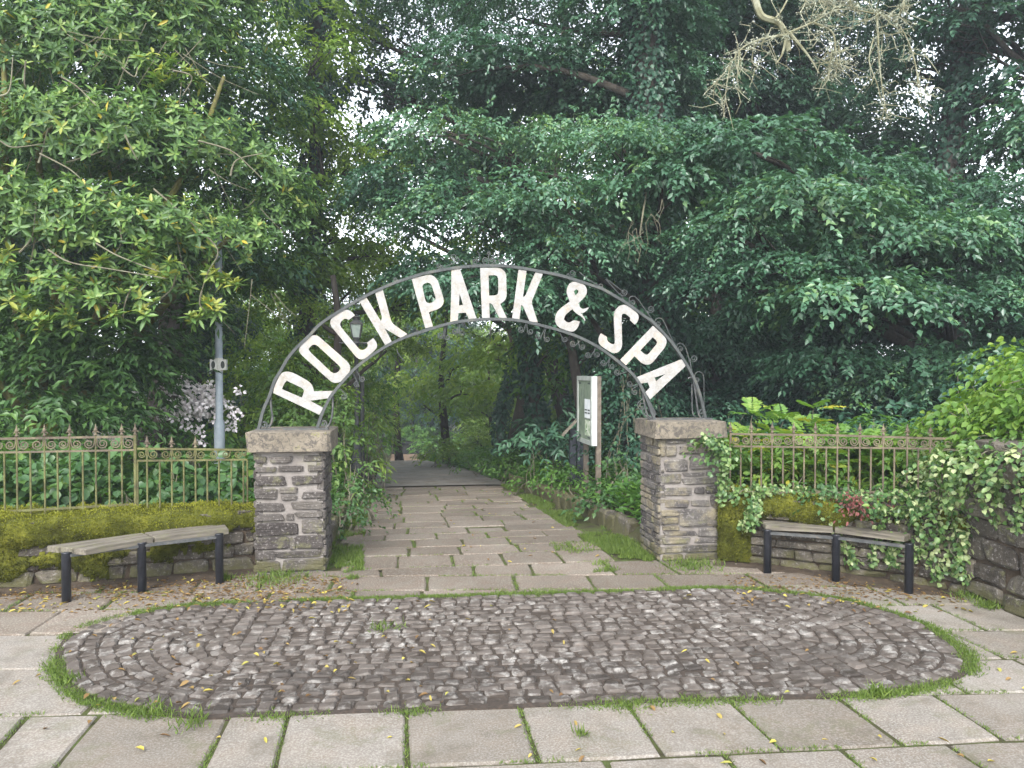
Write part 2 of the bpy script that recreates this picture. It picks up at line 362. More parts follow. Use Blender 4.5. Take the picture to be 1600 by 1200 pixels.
# ------------------------------------------------------------------ leaf geometry
def norm(a): return a/(np.linalg.norm(a, axis=-1, keepdims=True)+1e-9)
def leaf_arrays(P, D, N, L, W, tint, six=False, fold=.22, droop=.12, quad_at=.45):
    P = np.asarray(P, float); D = norm(np.asarray(D, float)); S = norm(np.cross(D, N)); N = np.cross(S, D)
    n = len(P); L = np.broadcast_to(L, (n,))[:, None]; W = np.broadcast_to(W, (n,))[:, None]
    if not six:
        V = np.stack([P, P+D*L*quad_at+S*W/2+N*fold*W, P+D*L-N*droop*L, P+D*L*quad_at-S*W/2+N*fold*W], 1)
        T = np.array([[0, 1, 2], [0, 2, 3]]); k = 4
    else:
        V = np.stack([P, P+D*L*.28+S*W*.42+N*fold*W*.8, P+D*L*.62+S*W*.46+N*(fold*W*.8-droop*L*.35), P+D*L-N*droop*L,
                      P+D*L*.62-S*W*.46+N*(fold*W*.8-droop*L*.35), P+D*L*.28-S*W*.42+N*fold*W*.8], 1)
        T = np.array([[0, 1, 2], [0, 2, 3], [0, 3, 4], [0, 4, 5]]); k = 6
    T = (T[None]+np.arange(n)[:, None, None]*k).reshape(-1, 3)
    return V.reshape(-1, 3), T, np.repeat(np.asarray(tint, float), k)
def join(parts):
    V = []; T = []; A = []; b = 0
    for v, t, a in parts: V.append(v); T.append(t+b); A.append(a); b += len(v)
    return np.concatenate(V), np.concatenate(T), np.concatenate(A)
def leafobj(name, parts, mat, parent=None):
    V, T, A = join(parts if isinstance(parts, list) else [parts])
    return obj(name, mesh_np(name, V, T, np.clip(A, 0, 1)), M[mat], parent)
def sph(n, r):
    u = r.normal(size=(n, 3)); return norm(u)
def spray_bough(c, rad, n_sprays, r, L=.11, W=.048, K=12, sl=.5, droop=.3, shell=.3, six=False, tint=(.5, .22), under=-.6):
    """leafy shelf: sprays through an ellipsoid, dense near its upper and outer skin"""
    c = np.asarray(c, float); rad = np.asarray(rad, float)
    u = sph(int(n_sprays*1.5)+4, r); u = u[(u[:, 2] > under+r.uniform(-.2, .3, len(u)))][:n_sprays]; n = len(u)
    rr = r.uniform(0, 1, n)**shell
    lump = 1+.22*vnoise(u*2.2+c, 1.3, int(abs(c[0]*37+c[1]*11+c[2]*7)*10) % 9999)
    P0 = c+rad*u*(rr*lump)[:, None]
    o = u*np.array([1, 1, .25]); d = norm(o+r.normal(size=(n, 3))*.45*np.array([1, 1, .5])+np.array([0, 0, -droop]))
    sl_ = sl*r.uniform(.6, 1.25, n)
    nup = norm(np.array([0, 0, 1.])+.35*u+r.normal(size=(n, 3))*.25); side = norm(np.cross(d, nup))
    k = np.arange(K); t = (.12+.88*(k+.5)/K)[None, :]; sg = np.where(k % 2 == 0, 1., -1.)[None, :, None]
    bend = np.array([0, 0, -1.])[None, None]*(t[..., None]**2)*(sl_*.35)[:, None, None]
    P = P0[:, None]+d[:, None]*(t*sl_[:, None])[..., None]+bend+r.normal(size=(n, K, 3))*.015
    D = d[:, None]*.65+side[:, None]*sg*.85+np.array([0, 0, -.35])+r.normal(size=(n, K, 3))*.28
    D[:, -1] = d+np.array([0, 0, -.4])
    N = nup[:, None]+r.normal(size=(n, K, 3))*.3
    m = n*K
    tt = (r.normal(tint[0], tint[1]*.7, n)[:, None]+r.normal(0, tint[1]*.7, (n, K))).ravel()
    return leaf_arrays(P.reshape(m, 3), D.reshape(m, 3), N.reshape(m, 3), L*r.uniform(.7, 1.25, m), W*r.uniform(.75, 1.2, m), tt, six)
def whorls(P, A, r, nl=11, L=.13, W=.036, tint=.5, spread=.5):
    n = len(P); k = np.arange(nl); ang = (k*2.399)[None]+r.uniform(0, 6.28, (n, 1))
    A = norm(A); X = norm(np.cross(A, r.normal(size=(n, 3)))); Y = np.cross(A, X)
    lift = np.linspace(-.35, .9, nl)[None]+r.normal(0, .32, (n, nl))
    D = (np.cos(ang)[..., None]*X[:, None]+np.sin(ang)[..., None]*Y[:, None])+lift[..., None]*A[:, None]
    N = A[:, None]*1.+0*D-.4*D+r.normal(size=D.shape)*.12
    base = P[:, None]-A[:, None]*(.05*(1-k/nl))[None, :, None]
    Ls = L*np.linspace(1.1, .65, nl)[None]*r.uniform(.6, 1.3, (n, nl))*r.uniform(.75, 1.2, (n, 1))
    t = tint+r.normal(0, .12, (n, 1))+np.linspace(-.12, .3, nl)[None]+r.normal(0, .08, (n, nl))
    t = np.where(r.uniform(0, 1, (n, nl)) < .012, 1., np.minimum(t, .95))
    m = n*nl
    return leaf_arrays(base.reshape(m, 3)if base.shape[1] == nl else np.repeat(P, nl, 0), D.reshape(m, 3), N.reshape(m, 3), Ls.ravel(), W*r.uniform(.8, 1.2, m), t.ravel(), True, .15, .12)
def blob(px, py, d, rx, ry, rd=None):
    c = AtD(px, py, d); a, b = rx*d/F_PX, ry*d/F_PX
    return c, np.array([a, rd if rd else a*.9, b])

# ------------------------------------------------------------------ terrain
def zp(y):
    y = np.asarray(y, float)
    return np.interp(y, [-500, 6.9, 7.6, 10, 15, 22, 28, 36, 500], [0, 0, -.035, -.19, -.55, -1.07, -1.55, -3.3, -3.3])
LW = np.array([G(-160, 938)[:2], G(0, 921)[:2], G(200, 906)[:2], G(400, 890)[:2]])          # foot of left wall, front
RW = np.array([G(1123, 875)[:2], G(1300, 895)[:2], G(1435, 916)[:2], G(1510, 928)[:2]])     # foot of right wall
TW = np.array([G(1506, 927)[:2], G(1600, 966)[:2], G(1760, 1040)[:2]])                       # foot of tall wall
def ywall(x):
    x = np.asarray(x, float)
    l = np.interp(x, LW[:, 0], LW[:, 1]); r_ = np.interp(x, np.r_[RW[:, 0], TW[1:, 0]], np.r_[RW[:, 1], TW[1:, 1]])
    return np.where(x < 1, l, r_)
def gz(x, y):
    x = np.asarray(x, float); y = np.asarray(y, float); z = zp(y)
    bank = np.where(x > .7, np.clip((x-2.2)/.35, 0, 1)*.24+np.clip((x-3)/5, 0, 1)*.5, np.clip((-.75-x)/.3, 0, 1)*.24+np.clip((-1.5-x)/5, 0, 1)*.5)
    bank = bank*np.clip((y-7.05)/.25, 0, 1)*np.interp(y, [0, 28, 40], [1, 1, .6])
    sh = np.broadcast(x, y).shape; Q = np.stack([np.broadcast_to(x, sh).ravel(), np.broadcast_to(y, sh).ravel()], -1); WL = np.r_[RW[:3], TW]; sdist = np.full(len(Q), -1.)
    best = np.full(len(Q), 1e9)
    for a, b in zip(WL[:-1], WL[1:]):
        t = np.clip(((Q-a)@(b-a))/((b-a)@(b-a)), 0, 1); v = Q-a-t[:, None]*(b-a); dd = np.linalg.norm(v, axis=1); sg = np.sign((b-a)[0]*v[:, 1]-(b-a)[1]*v[:, 0])
        k = dd < best; best = np.where(k, dd, best); sdist = np.where(k, dd*sg, sdist)
    bed = ((y > ywall(x)+.22) & (x < -1.0)) | ((sdist.reshape(sh) > .2) & (x > 2.75))
    fade = np.interp(y, [0, 7, 10, 14], [1, 1, .45, 0])
    return z+np.maximum(bank, np.where(bed, .36*fade, 0))
def make_ground():
    xs = np.unique(np.r_[np.linspace(-300, -14, 12), np.linspace(-14, -5, 20), np.arange(-5, 6.5, .12), np.linspace(6.5, 14, 20), np.linspace(14, 300, 12)])
    ys = np.unique(np.r_[np.linspace(-100, 2, 10), np.arange(2, 9, .12), np.arange(9, 30, .5), np.linspace(30, 60, 20), np.linspace(60, 500, 12)])
    X, Y = np.meshgrid(xs, ys); Z = gz(X, Y)-.035+np.where((Y > 7.5) & ((X < -1) | (X > 2.6)), .05*np.sin(X*3.1)*np.sin(Y*2.3), 0)
    nx, ny = len(xs), len(ys); i = np.arange(nx*ny).reshape(ny, nx)
    q = np.stack([i[:-1, :-1], i[:-1, 1:], i[1:, 1:], i[1:, :-1]], -1).reshape(-1, 4)
    o = obj('ground', mesh_np('ground', np.stack([X, Y, Z], -1).reshape(-1, 3), q, smooth=False), M['ground'])
    tag(o, 'brown woodland soil and earth under the plants and paving', 'ground', kind='structure')
make_ground()

# ------------------------------------------------------------------ cobbled oval outline
OV = [G(*p)[:2] for p in [(85,1030),(92,1010),(120,985),(200,962),(330,945),(560,937),(800,930),(960,925),(1130,920),(1260,930),(1340,943),(1440,975),(1500,1015),(1517,1042),(1490,1064),(1400,1083),(1300,1089),(1000,1100),(640,1113),(400,1121),(290,1122),(160,1102),(100,1072)]]
OVS = np.array(spline([*OV, OV[0]], 6))[:-1]
def inside(P, poly):
    P = np.asarray(P); x, y = P[:, 0], P[:, 1]; c = np.zeros(len(P), bool); n = len(poly)
    for i in range(n):
        a, b = poly[i], poly[i-1]
        k = ((a[1] > y) != (b[1] > y)) & (x < (b[0]-a[0])*(y-a[1])/(b[1]-a[1]+1e-12)+a[0]); c ^= k
    return c
def dist_poly(P, poly):
    P = np.asarray(P)[:, None]; A = np.asarray(poly)[None]; B = np.roll(poly, -1, 0)[None]
    t = np.clip(((P-A)*(B-A)).sum(-1)/(((B-A)**2).sum(-1)+1e-12), 0, 1)
    return np.linalg.norm(P-A-t[..., None]*(B-A), axis=-1).min(1)

def poly_len(P): return np.r_[0, np.cumsum(np.linalg.norm(np.diff(P, axis=0), axis=1))]
JOINTS = []       # (p0, p1) joint lines where grass may grow
def slab_mesh(q, z0, z1, r):
    """slab from a plan quad (4x2) with worn chamfered rim"""
    q = np.asarray(q, float); c = q.mean(0); V = []
    e = [np.linalg.norm(q[i]-q[(i+1) % 4]) for i in range(4)]
    ring = []
    for i in range(4):
        a, b = q[i], q[(i+1) % 4]; m = max(2, int(e[i]/.16))
        for k in range(m):
            p = a+(b-a)*k/m; nrm = c-p; nrm /= np.linalg.norm(nrm)+1e-9
            ring.append(p+nrm*abs(r.normal(0, .004)) + (nrm*.008 if k == 0 else 0))
    ring = np.array(ring); n = len(ring); ins = c-ring; ins /= np.linalg.norm(ins, axis=1)[:, None]
    tl = r.normal(0, .003, 2)
    def zz(p): return z1+(p-c)@tl
    lv = [np.c_[ring, np.full(n, z0)], np.c_[ring, zz(ring)-.009], np.c_[ring+ins*.012, zz(ring+ins*.012)]]
    V = np.concatenate(lv)
    Fc = [(l*n+k, l*n+(k+1) % n, (l+1)*n+(k+1) % n, (l+1)*n+k) for l in range(2) for k in range(n)]
    Fc.append(tuple(2*n+k for k in range(n)))
    return V, Fc
def make_plaza():
    r = np.random.default_rng(3)
    base = MB(); base.add([(-9, -6, -.012), (9, -6, -.012), (9, 6.62, -.012), (-9, 6.62, -.012)], [(0, 1, 2, 3)])
    root = base.build('plaza', M['joint'])
    tag(root, 'plaza of large square stone slabs with grassy joints in front of the gate', 'paving', kind='structure')
    def ln(a, b):
        A, B = G(*a), G(*b); s = (B[1]-A[1])/(B[0]-A[0]); return A[1]-s*A[0], s
    lines = [ln((0, 1229), (1600, 1155)), ln((0, 1118), (1600, 1081)), ln((0, 1046), (1600, 1028)), ln((0, 992), (1600, 984)), ln((0, 955), (1600, 944)), ln((0, 928), (1600, 914)), ln((0, 905), (1600, 893))]
    a, s = lines[0]
    lines = [(a-1.55, s), (a-1.0, s), (a-.5, s)]+lines
    lines.append((6.66, .005))
    yl = lambda i, x: lines[i][0]+lines[i][1]*x
    def jx(a, b): return (G(*b)[0], G(*a)[0])             # x at front line, x at back line
    rowA = [jx((45,1117),(-60,1229)), jx((150,1122),(85,1200)), jx((350,1135),(320,1195)), jx((440,1145),(430,1200)), jx((635,1112),(637,1200)), jx((815,1110),(842,1187)), jx((985,1105),(1037,1180)), jx((1145,1100),(1222,1170)), jx((1315,1092),(1415,1165)), jx((1460,1086),(1572,1157)), jx((1600,1081),(1740,1150))]
    rowB = [jx((700,1195),(700,1230)), jx((945,1185),(957,1205)), jx((1135,1180),(1155,1207)), jx((1315,1170),(1357,1203)), jx((1480,1162),(1552,1203)), jx((1640,1155),(1740,1203))]
    for i in range(len(lines)-1):
        if i == 3: js = rowA
        elif i == 2: js = rowB
        else: js = []
        x = -5.6 if not js else js[0][0]
        full = list(js)
        if not js:
            x = -5.7+r.uniform(0, .5)
            while x < 6: full.append((x+r.normal(0, .012), x+r.normal(0, .012))); x += r.uniform(.5, .78)
        else:
            lo = js[0][0]
            while lo > -5.2: lo -= r.uniform(.5, .7); full.insert(0, (lo, lo))
            hi = js[-1][1]
            while hi < 6: hi += r.uniform(.5, .7); full.append((hi, hi))
        for (a0, a1), (b0, b1) in zip(full[:-1], full[1:]):
            g = .006
            q = np.array([(a0+g, yl(i, a0)+g), (b0-g, yl(i, b0)+g), (b1-g, yl(i+1, b1)-g), (a1+g, yl(i+1, a1)-g)])
            c = q.mean(0)
            if c[1] > ywall(c[0])+(.25 if c[0] < TW[0][0]-.3 else .7) and not (-1 < c[0] < 2.6): continue
            if c[0] > TW[0][0] and c[1] > np.interp(c[0], TW[:, 0], TW[:, 1])+.7: continue
            dd = dist_poly(q, OVS)
            if inside(q, OVS).all() and dd.min() > .04: continue
            V, Fc = slab_mesh(q, -.05, r.normal(0, .0025), r)
            pyobj('slab', V, Fc, M['path_slab' if c[1] > 5.45 else 'slab'], root)
            JOINTS.append((q[0], q[1])); JOINTS.append((q[1], q[2]))
    return root
make_plaza()
PATHJ = []
def make_path():
    r = np.random.default_rng(5)
    ys = np.r_[6.66, 7.2, np.arange(7.7, 15.3, .5)]
    b = MB(); V = []
    for y in ys: V += [(-.95, y, zp(y)-.012), (2.35, y, zp(y)-.012)]
    b.add(V, [(2*i, 2*i+1, 2*i+3, 2*i+2) for i in range(len(ys)-1)])
    root = b.build('slab_path', M['joint']); tag(root, 'brown slab path sloping away through the gate under the arch', 'path', kind='structure')
    y = 6.68
    while y < 14.9:
        dy = r.uniform(.42, .52); x = -.62+r.uniform(-.1, .08); xe = 1.86+r.uniform(-.1, .12)
        while x < xe-.2:
            wd = r.uniform(.42, .68); x2 = min(x+wd, xe)
            if xe-x2 < .22: x2 = xe
            q = np.array([(x+.006, y+.006), (x2-.006, y+.006), (x2-.006+r.normal(0,.008), y+dy-.006), (x+.006+r.normal(0,.008), y+dy-.006)])
            V, Fc = slab_mesh(q, 0, 0, r)
            V = np.array(V); n = len(V)//3; V[:n, 2] = -.05
            V[:, 2] += zp(V[:, 1])+r.normal(0, .004)
            pyobj('slab', V, Fc, M['path_slab'], root)
            PATHJ.append((q[0], q[1])); PATHJ.append((q[1], q[2])); x = x2
        y += dy
    ys = np.r_[15.0, 16, 18, 20, 22, 24, 26, 27, 28, 29.5, 31]
    xl = np.interp(ys, [15, 28, 31], [-.68, -.85, -.9]); xr = np.interp(ys, [15, 20, 28, 31], [2.0, 1.9, .75, .5])
    b = MB(); V = []
    for yy, a, c in zip(ys, xl, xr):
        z = zp(yy)
        for t in (0, .15, .5, .85, 1): V.append((a+(c-a)*t, yy, z+(.02 if 0 < t < 1 else 0)+.004))
    b.add(V, [(5*i+k, 5*i+k+1, 5*i+k+6, 5*i+k+5) for i in range(len(ys)-1) for k in range(4)])
    tag(b.build('tarmac_path', M['tarmac'], smooth=True), 'grey tarmac path continuing beyond the slabs down to the woods', 'path', kind='structure')
    b = MB(); b.add([(-3, 37, -3.26), (.9, 37, -3.26), (.6, 46.3, -3.26), (-2.4, 46.3, -3.26)], [(0, 1, 2, 3)])
    tag(b.build('leaf_strewn_path', M['leaf_litter']), 'pale brown patch of path at the bottom of the slope', 'path', kind='structure')
make_path()
def make_oval():
    r = np.random.default_rng(11)
    n = len(OVS); c = OVS.mean(0)
    bed = MB(); bed.add([(*p, .006) for p in OVS]+[(*p, -.03) for p in OVS], [tuple(range(n))]+[(k+n, (k+1) % n+n, (k+1) % n, k) for k in range(n)])
    root = bed.build('cobbled_oval', M['cobble_bed'])
    tag(root, 'long oval bed of dark worn cobbles set in the slabs', 'cobbles', kind='structure')
    x0, x1 = OVS[:, 0].min(), OVS[:, 0].max(); R = .93; y0, y1 = OVS[:, 1].min(), OVS[:, 1].max()
    pos = []      # x, y, rot, sx, sy
    cl, cr = x0+1.25, x1-1.25
    def edges(x):
        d = OVS[np.abs(OVS[:, 0]-x) < .35]; m = OVS[:, 1].mean(); return d[d[:, 1] < m][:, 1].mean(), d[d[:, 1] > m][:, 1].mean()
    # straight courses in the middle, curved courses at both ends
    xm = np.linspace(cl, cr, 9); lo = np.polyfit(xm, [edges(x)[0] for x in xm], 1); hi = np.polyfit(xm, [edges(x)[1] for x in xm], 1)
    rows = 22
    for i in range(rows):
        t = (i+.55)/rows; x = cl-.07+r.uniform(0, .06)
        while x < cr:
            wd = r.uniform(.085, .132); a = np.polyval(lo, x+wd/2)+.03; b_ = np.polyval(hi, x+wd/2)-.03
            pos.append((x+wd/2, a+(b_-a)*t, math.atan(lo[0]), wd-.007, (b_-a)/rows-.006)); x += wd
    for cx, sgn in ((cl, -1), (cr, 1)):
        cy = (np.polyval(lo, cx)+np.polyval(hi, cx))/2; NR = 11; d_ = OVS-np.array([cx, cy]); k_ = d_[:, 0]*sgn > -.25; an_ = np.arctan2(d_[k_, 1], d_[k_, 0]*sgn); rb_ = np.linalg.norm(d_[k_], axis=1)-.035; o_ = np.argsort(an_); an_, rb_ = an_[o_], rb_[o_]
        Rb = lambda a: np.interp(a, an_, rb_)
        for i in range(NR):
            f = (i+.5)/NR; tt = np.linspace(-math.pi/2, math.pi/2, 60); X = np.c_[cx+sgn*f*Rb(tt)*np.cos(tt), cy+f*Rb(tt)*np.sin(tt)]; Ls = poly_len(X); m = max(1, int(Ls[-1]/.108))
            for k in range(m):
                t_ = (k+.5)/m*Ls[-1]; p = [np.interp(t_, Ls, X[:, 0]), np.interp(t_, Ls, X[:, 1])]; e_ = .04; tx = np.interp(t_+e_, Ls, X[:, 0])-np.interp(t_-e_, Ls, X[:, 0]); ty = np.interp(t_+e_, Ls, X[:, 1])-np.interp(t_-e_, Ls, X[:, 1])
                pos.append((p[0], p[1], math.atan2(ty, tx), Ls[-1]/m-.008, Rb(np.interp(t_, Ls, tt))/NR-.007))
    P = np.array(pos); ok = inside(P[:, :2], OVS) & (dist_poly(P[:, :2], OVS) > .03); P = P[ok]
    pool = []
    for k in range(14):
        V, Fc = chamfer_box(.15, .03, 100+k); me = bpy.data.meshes.new('cobble'); V = V.copy()
        top = V[:, 2] > .3; V[top, 2] += .04*r.normal(size=top.sum())
        me.from_pydata([tuple(v) for v in V], [], Fc); me.materials.append(M['cobble']); pool.append((me, V, Fc))
    order = np.argsort(P[:, 1]); rest = MB()
    for j, i in enumerate(order):
        x, y, ro, sx, sy = P[i]; sx *= r.uniform(.9, 1.02); sy *= r.uniform(.88, 1.03)
        h = .075; z = -.02+r.normal(0, .004); ro += r.normal(0, .05); me, V, Fc = pool[r.integers(14)]
        if j < 300:
            o = bpy.data.objects.new('cobble', me); o.location = (x, y, z); o.scale = (sx, sy, h); o.rotation_euler = (r.normal(0, .04), r.normal(0, .04), ro); link(o, root)
        else:
            Q = V*np.array([sx, sy, h]); cs, sn = math.cos(ro), math.sin(ro)
            Q = np.c_[Q[:, 0]*cs-Q[:, 1]*sn, Q[:, 0]*sn+Q[:, 1]*cs, Q[:, 2]]; Q[:, 2] += Q[:, 0]*r.normal(0, .05); rest.add(Q+np.array([x, y, z]), Fc)
    o = rest.build('cobbles', M['cobble'], root); o['kind'] = 'stuff'
make_oval()

# ------------------------------------------------------------------ stones / pillars / walls
def stone_at(parent, mat, c, size, u, nrm, r, name='stone', c_=.13, jit=.035):
    """chamfered uneven stone: u = along face, nrm = outward"""
    V, Fc = chamfer_box(c_, jit, int(r.integers(1e9))); u = np.asarray(u, float); nrm = np.asarray(nrm, float)
    W = c+np.outer(V[:, 0]*size[0], u)+np.outer(V[:, 1]*size[1], -nrm)+np.outer(V[:, 2]*size[2], Zv)
    # recentre on own origin
    me = bpy.data.meshes.new(name); me.from_pydata([tuple(v-c) for v in W], [], [f for f in Fc]); me.materials.append(mat)
    o = bpy.data.objects.new(name, me); o.location = tuple(c); return link(o, parent)
def auto_rows(w, h, r, rh=(.05, .1), sw=(.1, .28)):
    out = []; z = 0
    while z < h-.02:
        dz = r.uniform(*rh); dz = min(dz, h-z)
        if h-z-dz < rh[0]*.7: dz = h-z
        x = -r.uniform(0, .05)
        while x < w:
            dx = r.uniform(*sw); a, b = max(x, 0), min(x+dx, w)
            if b-a > .03: out.append((a, z, b, z+dz))
            x += dx
        z += dz
    return out
def make_pillar(fl, fr, ztop, capz, capov, rects, frame, mat, label, seed):
    r = np.random.default_rng(seed)
    y = (fl[1]+fr[1])/2; x0, x1 = fl[0], fr[0]; D = .56
    root = empty('gate_pillar', ((x0+x1)/2, y+D/2, 0)); tag(root, label, 'pillar', 'stone pillars carrying the arch')
    off = np.array(root.location)
    # mortar core, slightly lumpy
    b = MB(); nx, nz = 9, 16
    b.box((x0-off[0]+.012, y-off[1]+.012, -.06), (x1-off[0]-.012, y+D-off[1]-.012, ztop)); core = b.build('mortar', M['mortar'], root)
    zx0, zx1, zz0, zz1 = frame
    for (a, t, c, bt) in rects:
        xa = x0+(a-zx0)/(zx1-zx0)*(x1-x0); xb = x0+(c-zx0)/(zx1-zx0)*(x1-x0)
        zt = ztop-(t-zz0)/(zz1-zz0)*ztop; zb = ztop-(bt-zz0)/(zz1-zz0)*ztop
        pr = r.uniform(.004, .018); dp = .07
        stone_at(root, mat, np.array([(xa+xb)/2, y+dp/2-pr, (zt+zb)/2])-off, (xb-xa-.002, dp, zt-zb-.002), (1, 0, 0), (0, -1, 0), r, c_=.1)
    for u, nrm, org, w_ in (((0, 1, 0), (1, 0, 0), (x1, y), D), ((0, -1, 0), (-1, 0, 0), (x0, y+D), D), ((-1, 0, 0), (0, 1, 0), (x1, y+D), x1-x0)):
        u = np.array(u, float); nrm = np.array(nrm, float)
        for a, z0, c, z1 in auto_rows(w_, ztop, r):
            p = np.array([org[0], org[1], 0])+u*(a+c)/2+Zv*(z0+z1)/2-nrm*(.035-r.uniform(.004, .016))
            stone_at(root, mat, p-off, (c-a-.014, .07, z1-z0-.014), u, nrm, r, c_=.1)
    # cap: one weathered slab
    V, Fc = chamfer_box(.04, .008, seed); V = V*np.array([x1-x0+2*capov, D+2*capov, capz]); V[:, 2] += ztop+capz/2
    pyobj('cap', V, Fc, M['cap_stone'], root)
    return root, (x0, x1, y, D)
ZL = [(165,285,240,330),(268,285,425,330),(500,280,630,325),(165,358,308,392),(320,352,500,392),(530,350,635,392),(160,422,375,488),(425,420,630,480),(160,508,315,580),(328,500,460,542),(340,555,450,590),(495,535,635,580),(165,608,360,662),(410,600,635,655),(180,682,360,730),(378,682,432,728),(445,672,635,712),(170,745,465,830),(485,725,635,820),(165,845,390,930),(400,845,440,930),(445,835,640,935),(165,940,295,1000),(300,945,630,990),(170,1008,330,1085),(340,1000,640,1085)]
ZR = [(310,288,450,312),(275,320,308,400),(315,325,385,400),(412,330,590,380),(600,325,690,375),(300,420,465,500),(485,402,675,492),(435,512,585,535),(600,505,690,535),(290,515,420,580),(430,545,690,590),(305,610,495,668),(515,608,588,652),(597,598,695,655),(305,690,475,748),(495,698,620,740),(632,668,695,742),(285,760,405,800),(415,755,695,880),(285,810,405,855),(290,865,405,898),(310,905,530,935),(550,890,695,945),(290,945,490,990),(525,955,700,990),(285,1005,430,1050),(445,1000,695,1050),(290,1058,440,1100),(455,1056,695,1100)]
pL, LP = make_pillar(G(399, 894), G(506, 897), 0, 0, 0, [], (0, 1, 0, 1), None, 'x', 1) if False else (None, None)
def pillar_top(px, py, yw): return AtY(px, py, yw)[2]
flL, frL = G(399, 896), G(507, 893); yL = (flL[1]+frL[1])/2
flR, frR = G(1031, 878), G(1124, 874); yR = (flR[1]+frR[1])/2
zcbL, zctL = pillar_top(450, 706, yL), pillar_top(450, 675, yL-.05)
zcbR, zctR = pillar_top(1080, 685, yR), pillar_top(1080, 659, yR-.05)
pL, LP = make_pillar(flL, frL, zcbL, zctL-zcbL, .06, ZL, (160, 645, 255, 1090), M['stone_left'], 'stone gate pillar on the left, thick pale mortar, mossy foot beside mossy wall', 21)
pR, RP = make_pillar(flR, frR, zcbR, zctR-zcbR, .05, ZR, (270, 700, 280, 1105), M['stone_right'], 'grey stone gate pillar on the right with ivy over its cap corner', 22)

# ------------------------------------------------------------------ arch sign
YA = (LP[2]+LP[3]/2+RP[2]+RP[3]/2)/2-.06
def A_(px, py): return AtY(px, py, YA)
OUT = [(404,672),(408,655),(412,640),(422,617),(429,596),(440,577),(452,557),(467,540),(485,523),(500,507),(531,486),(567,465),(607,446),(647,432),(670,426),(710,419),(750,415.5),(790,416),(820,420),(842,424),(880,432),(930,448),(943,453),(977,473),(1009,496),(1020,504),(1047,533),(1068,563),(1083,590),(1093,617),(1102,655)]
INN = [(495,671),(504,645),(516,621),(528,605),(544,587),(560,571),(583,554),(607,539),(633,527),(660,518),(700,506),(730,501),(760,499),(790,499),(817,502),(855,511),(892,522),(923,536),(950,553),(983,580),(997,597),(1010,623),(1022,655)]
def z_(ox, oy, s, pts): return [(ox+x/s, oy+y/s) for x, y in pts]
zA = lambda p: z_(400, 520, 7.5, p)
zB = lambda p: z_(500, 430, 7.5, p)
zC = lambda p: z_(630, 400, 10, p)
zD = lambda p: z_(730, 400, 8, p)
zE = lambda p: z_(850, 420, 7.5, p)
zF = lambda p: z_(930, 470, 6, p)
LETTERS = [
 ('R', zA([(205,705),(215,640),(280,490),(330,455),(400,455),(480,490),(620,570),(665,620),(680,685),(900,680),(860,765),(635,795),(790,880),(745,960)]), zA([(365,562),(540,645),(565,670),(560,705),(540,760),(305,660),(335,590)])),
 ('O', zA([(505,200),(520,150),(610,55),(645,34),(680,28),(715,32),(740,45),(1080,345),(1108,400),(1100,460),(1010,560),(950,592),(890,580),(540,265),(512,230)]), zA([(615,190),(655,145),(690,135),(725,155),(975,385),(995,420),(975,450),(935,475),(890,468),(640,230)])),
 ('C', zB([(410,470),(370,425),(320,405),(270,408),(150,490),(120,530),(125,590),(400,930),(440,975),(490,990),(540,970),(650,875),(672,840),(665,790),(625,738),(552,790),(562,820),(555,845),(510,880),(465,872),(240,600),(235,560),(270,520),(300,507),(340,525)]), None),
 ('K', zB([(450,290),(535,245),(715,540),(730,500),(645,205),(735,165),(835,540),(860,575),(1025,690),(945,735),(760,625),(840,775),(765,820)]), None),
 ('P', zC([(130,355),(400,292),(470,310),(535,370),(630,660),(632,740),(590,800),(540,835),(400,880),(465,1100),(345,1130)]), zC([(300,460),(330,430),(400,415),(440,450),(510,660),(495,700),(430,740),(380,735),(350,710),(300,490)])),
 ('A', zC([(750,210),(885,200),(1145,980),(1030,995),(975,885),(860,895),(850,1025),(735,1040),(750,560)]), zC([(880,590),(935,765),(870,775)])),
 ('R', zD([(160,148),(400,150),(450,175),(485,225),(492,500),(470,560),(410,600),(495,775),(400,775),(310,600),(275,590),(280,775),(185,780)]), zD([(265,245),(360,240),(385,270),(390,455),(370,490),(330,495),(272,497)])),
 ('K', zD([(640,172),(740,185),(695,515),(725,500),(850,205),(945,222),(800,580),(880,830),(780,820),(700,640),(675,610),(650,795),(560,785)]), None),
 ('&', zD([(1350,320),(1420,330),(1475,375),(1498,430),(1480,500),(1385,595),(1410,650),(1450,665),(1520,640),(1480,700),(1420,718),(1470,780),(1470,815),(1430,760),(1370,725),(1330,690),(1310,665),(1220,740),(1205,790),(1240,830),(1290,830),(1325,800),(1405,820),(1385,890),(1340,940),(1290,948),(1150,900),(1105,850),(1095,790),(1115,710),(1170,650),(1280,570),(1245,480),(1240,420),(1270,350),(1310,325)]), zD([(1330,440),(1360,415),(1388,435),(1385,460),(1350,497)])),
 ('S', zE([(1060,655),(1095,620),(1108,560),(1085,515),(980,435),(930,418),(870,440),(825,500),(815,570),(830,860),(820,885),(780,880),(735,840),(735,800),(665,758),(640,800),(635,860),(665,905),(780,980),(840,992),(890,960),(912,900),(905,560),(915,530),(950,525),(1010,575),(1005,605)]), None),
 ('P', zF([(540,235),(655,345),(668,380),(655,430),(530,585),(490,602),(440,590),(365,520),(285,605),(232,555)]), zF([(535,342),(575,375),(580,400),(495,505),(465,505),(420,465)])),
 ('A', zF([(815,545),(850,605),(510,925),(468,860),(510,815),(490,765),(425,775),(378,720)]), zF([(655,685),(570,755),(552,720)])),
]
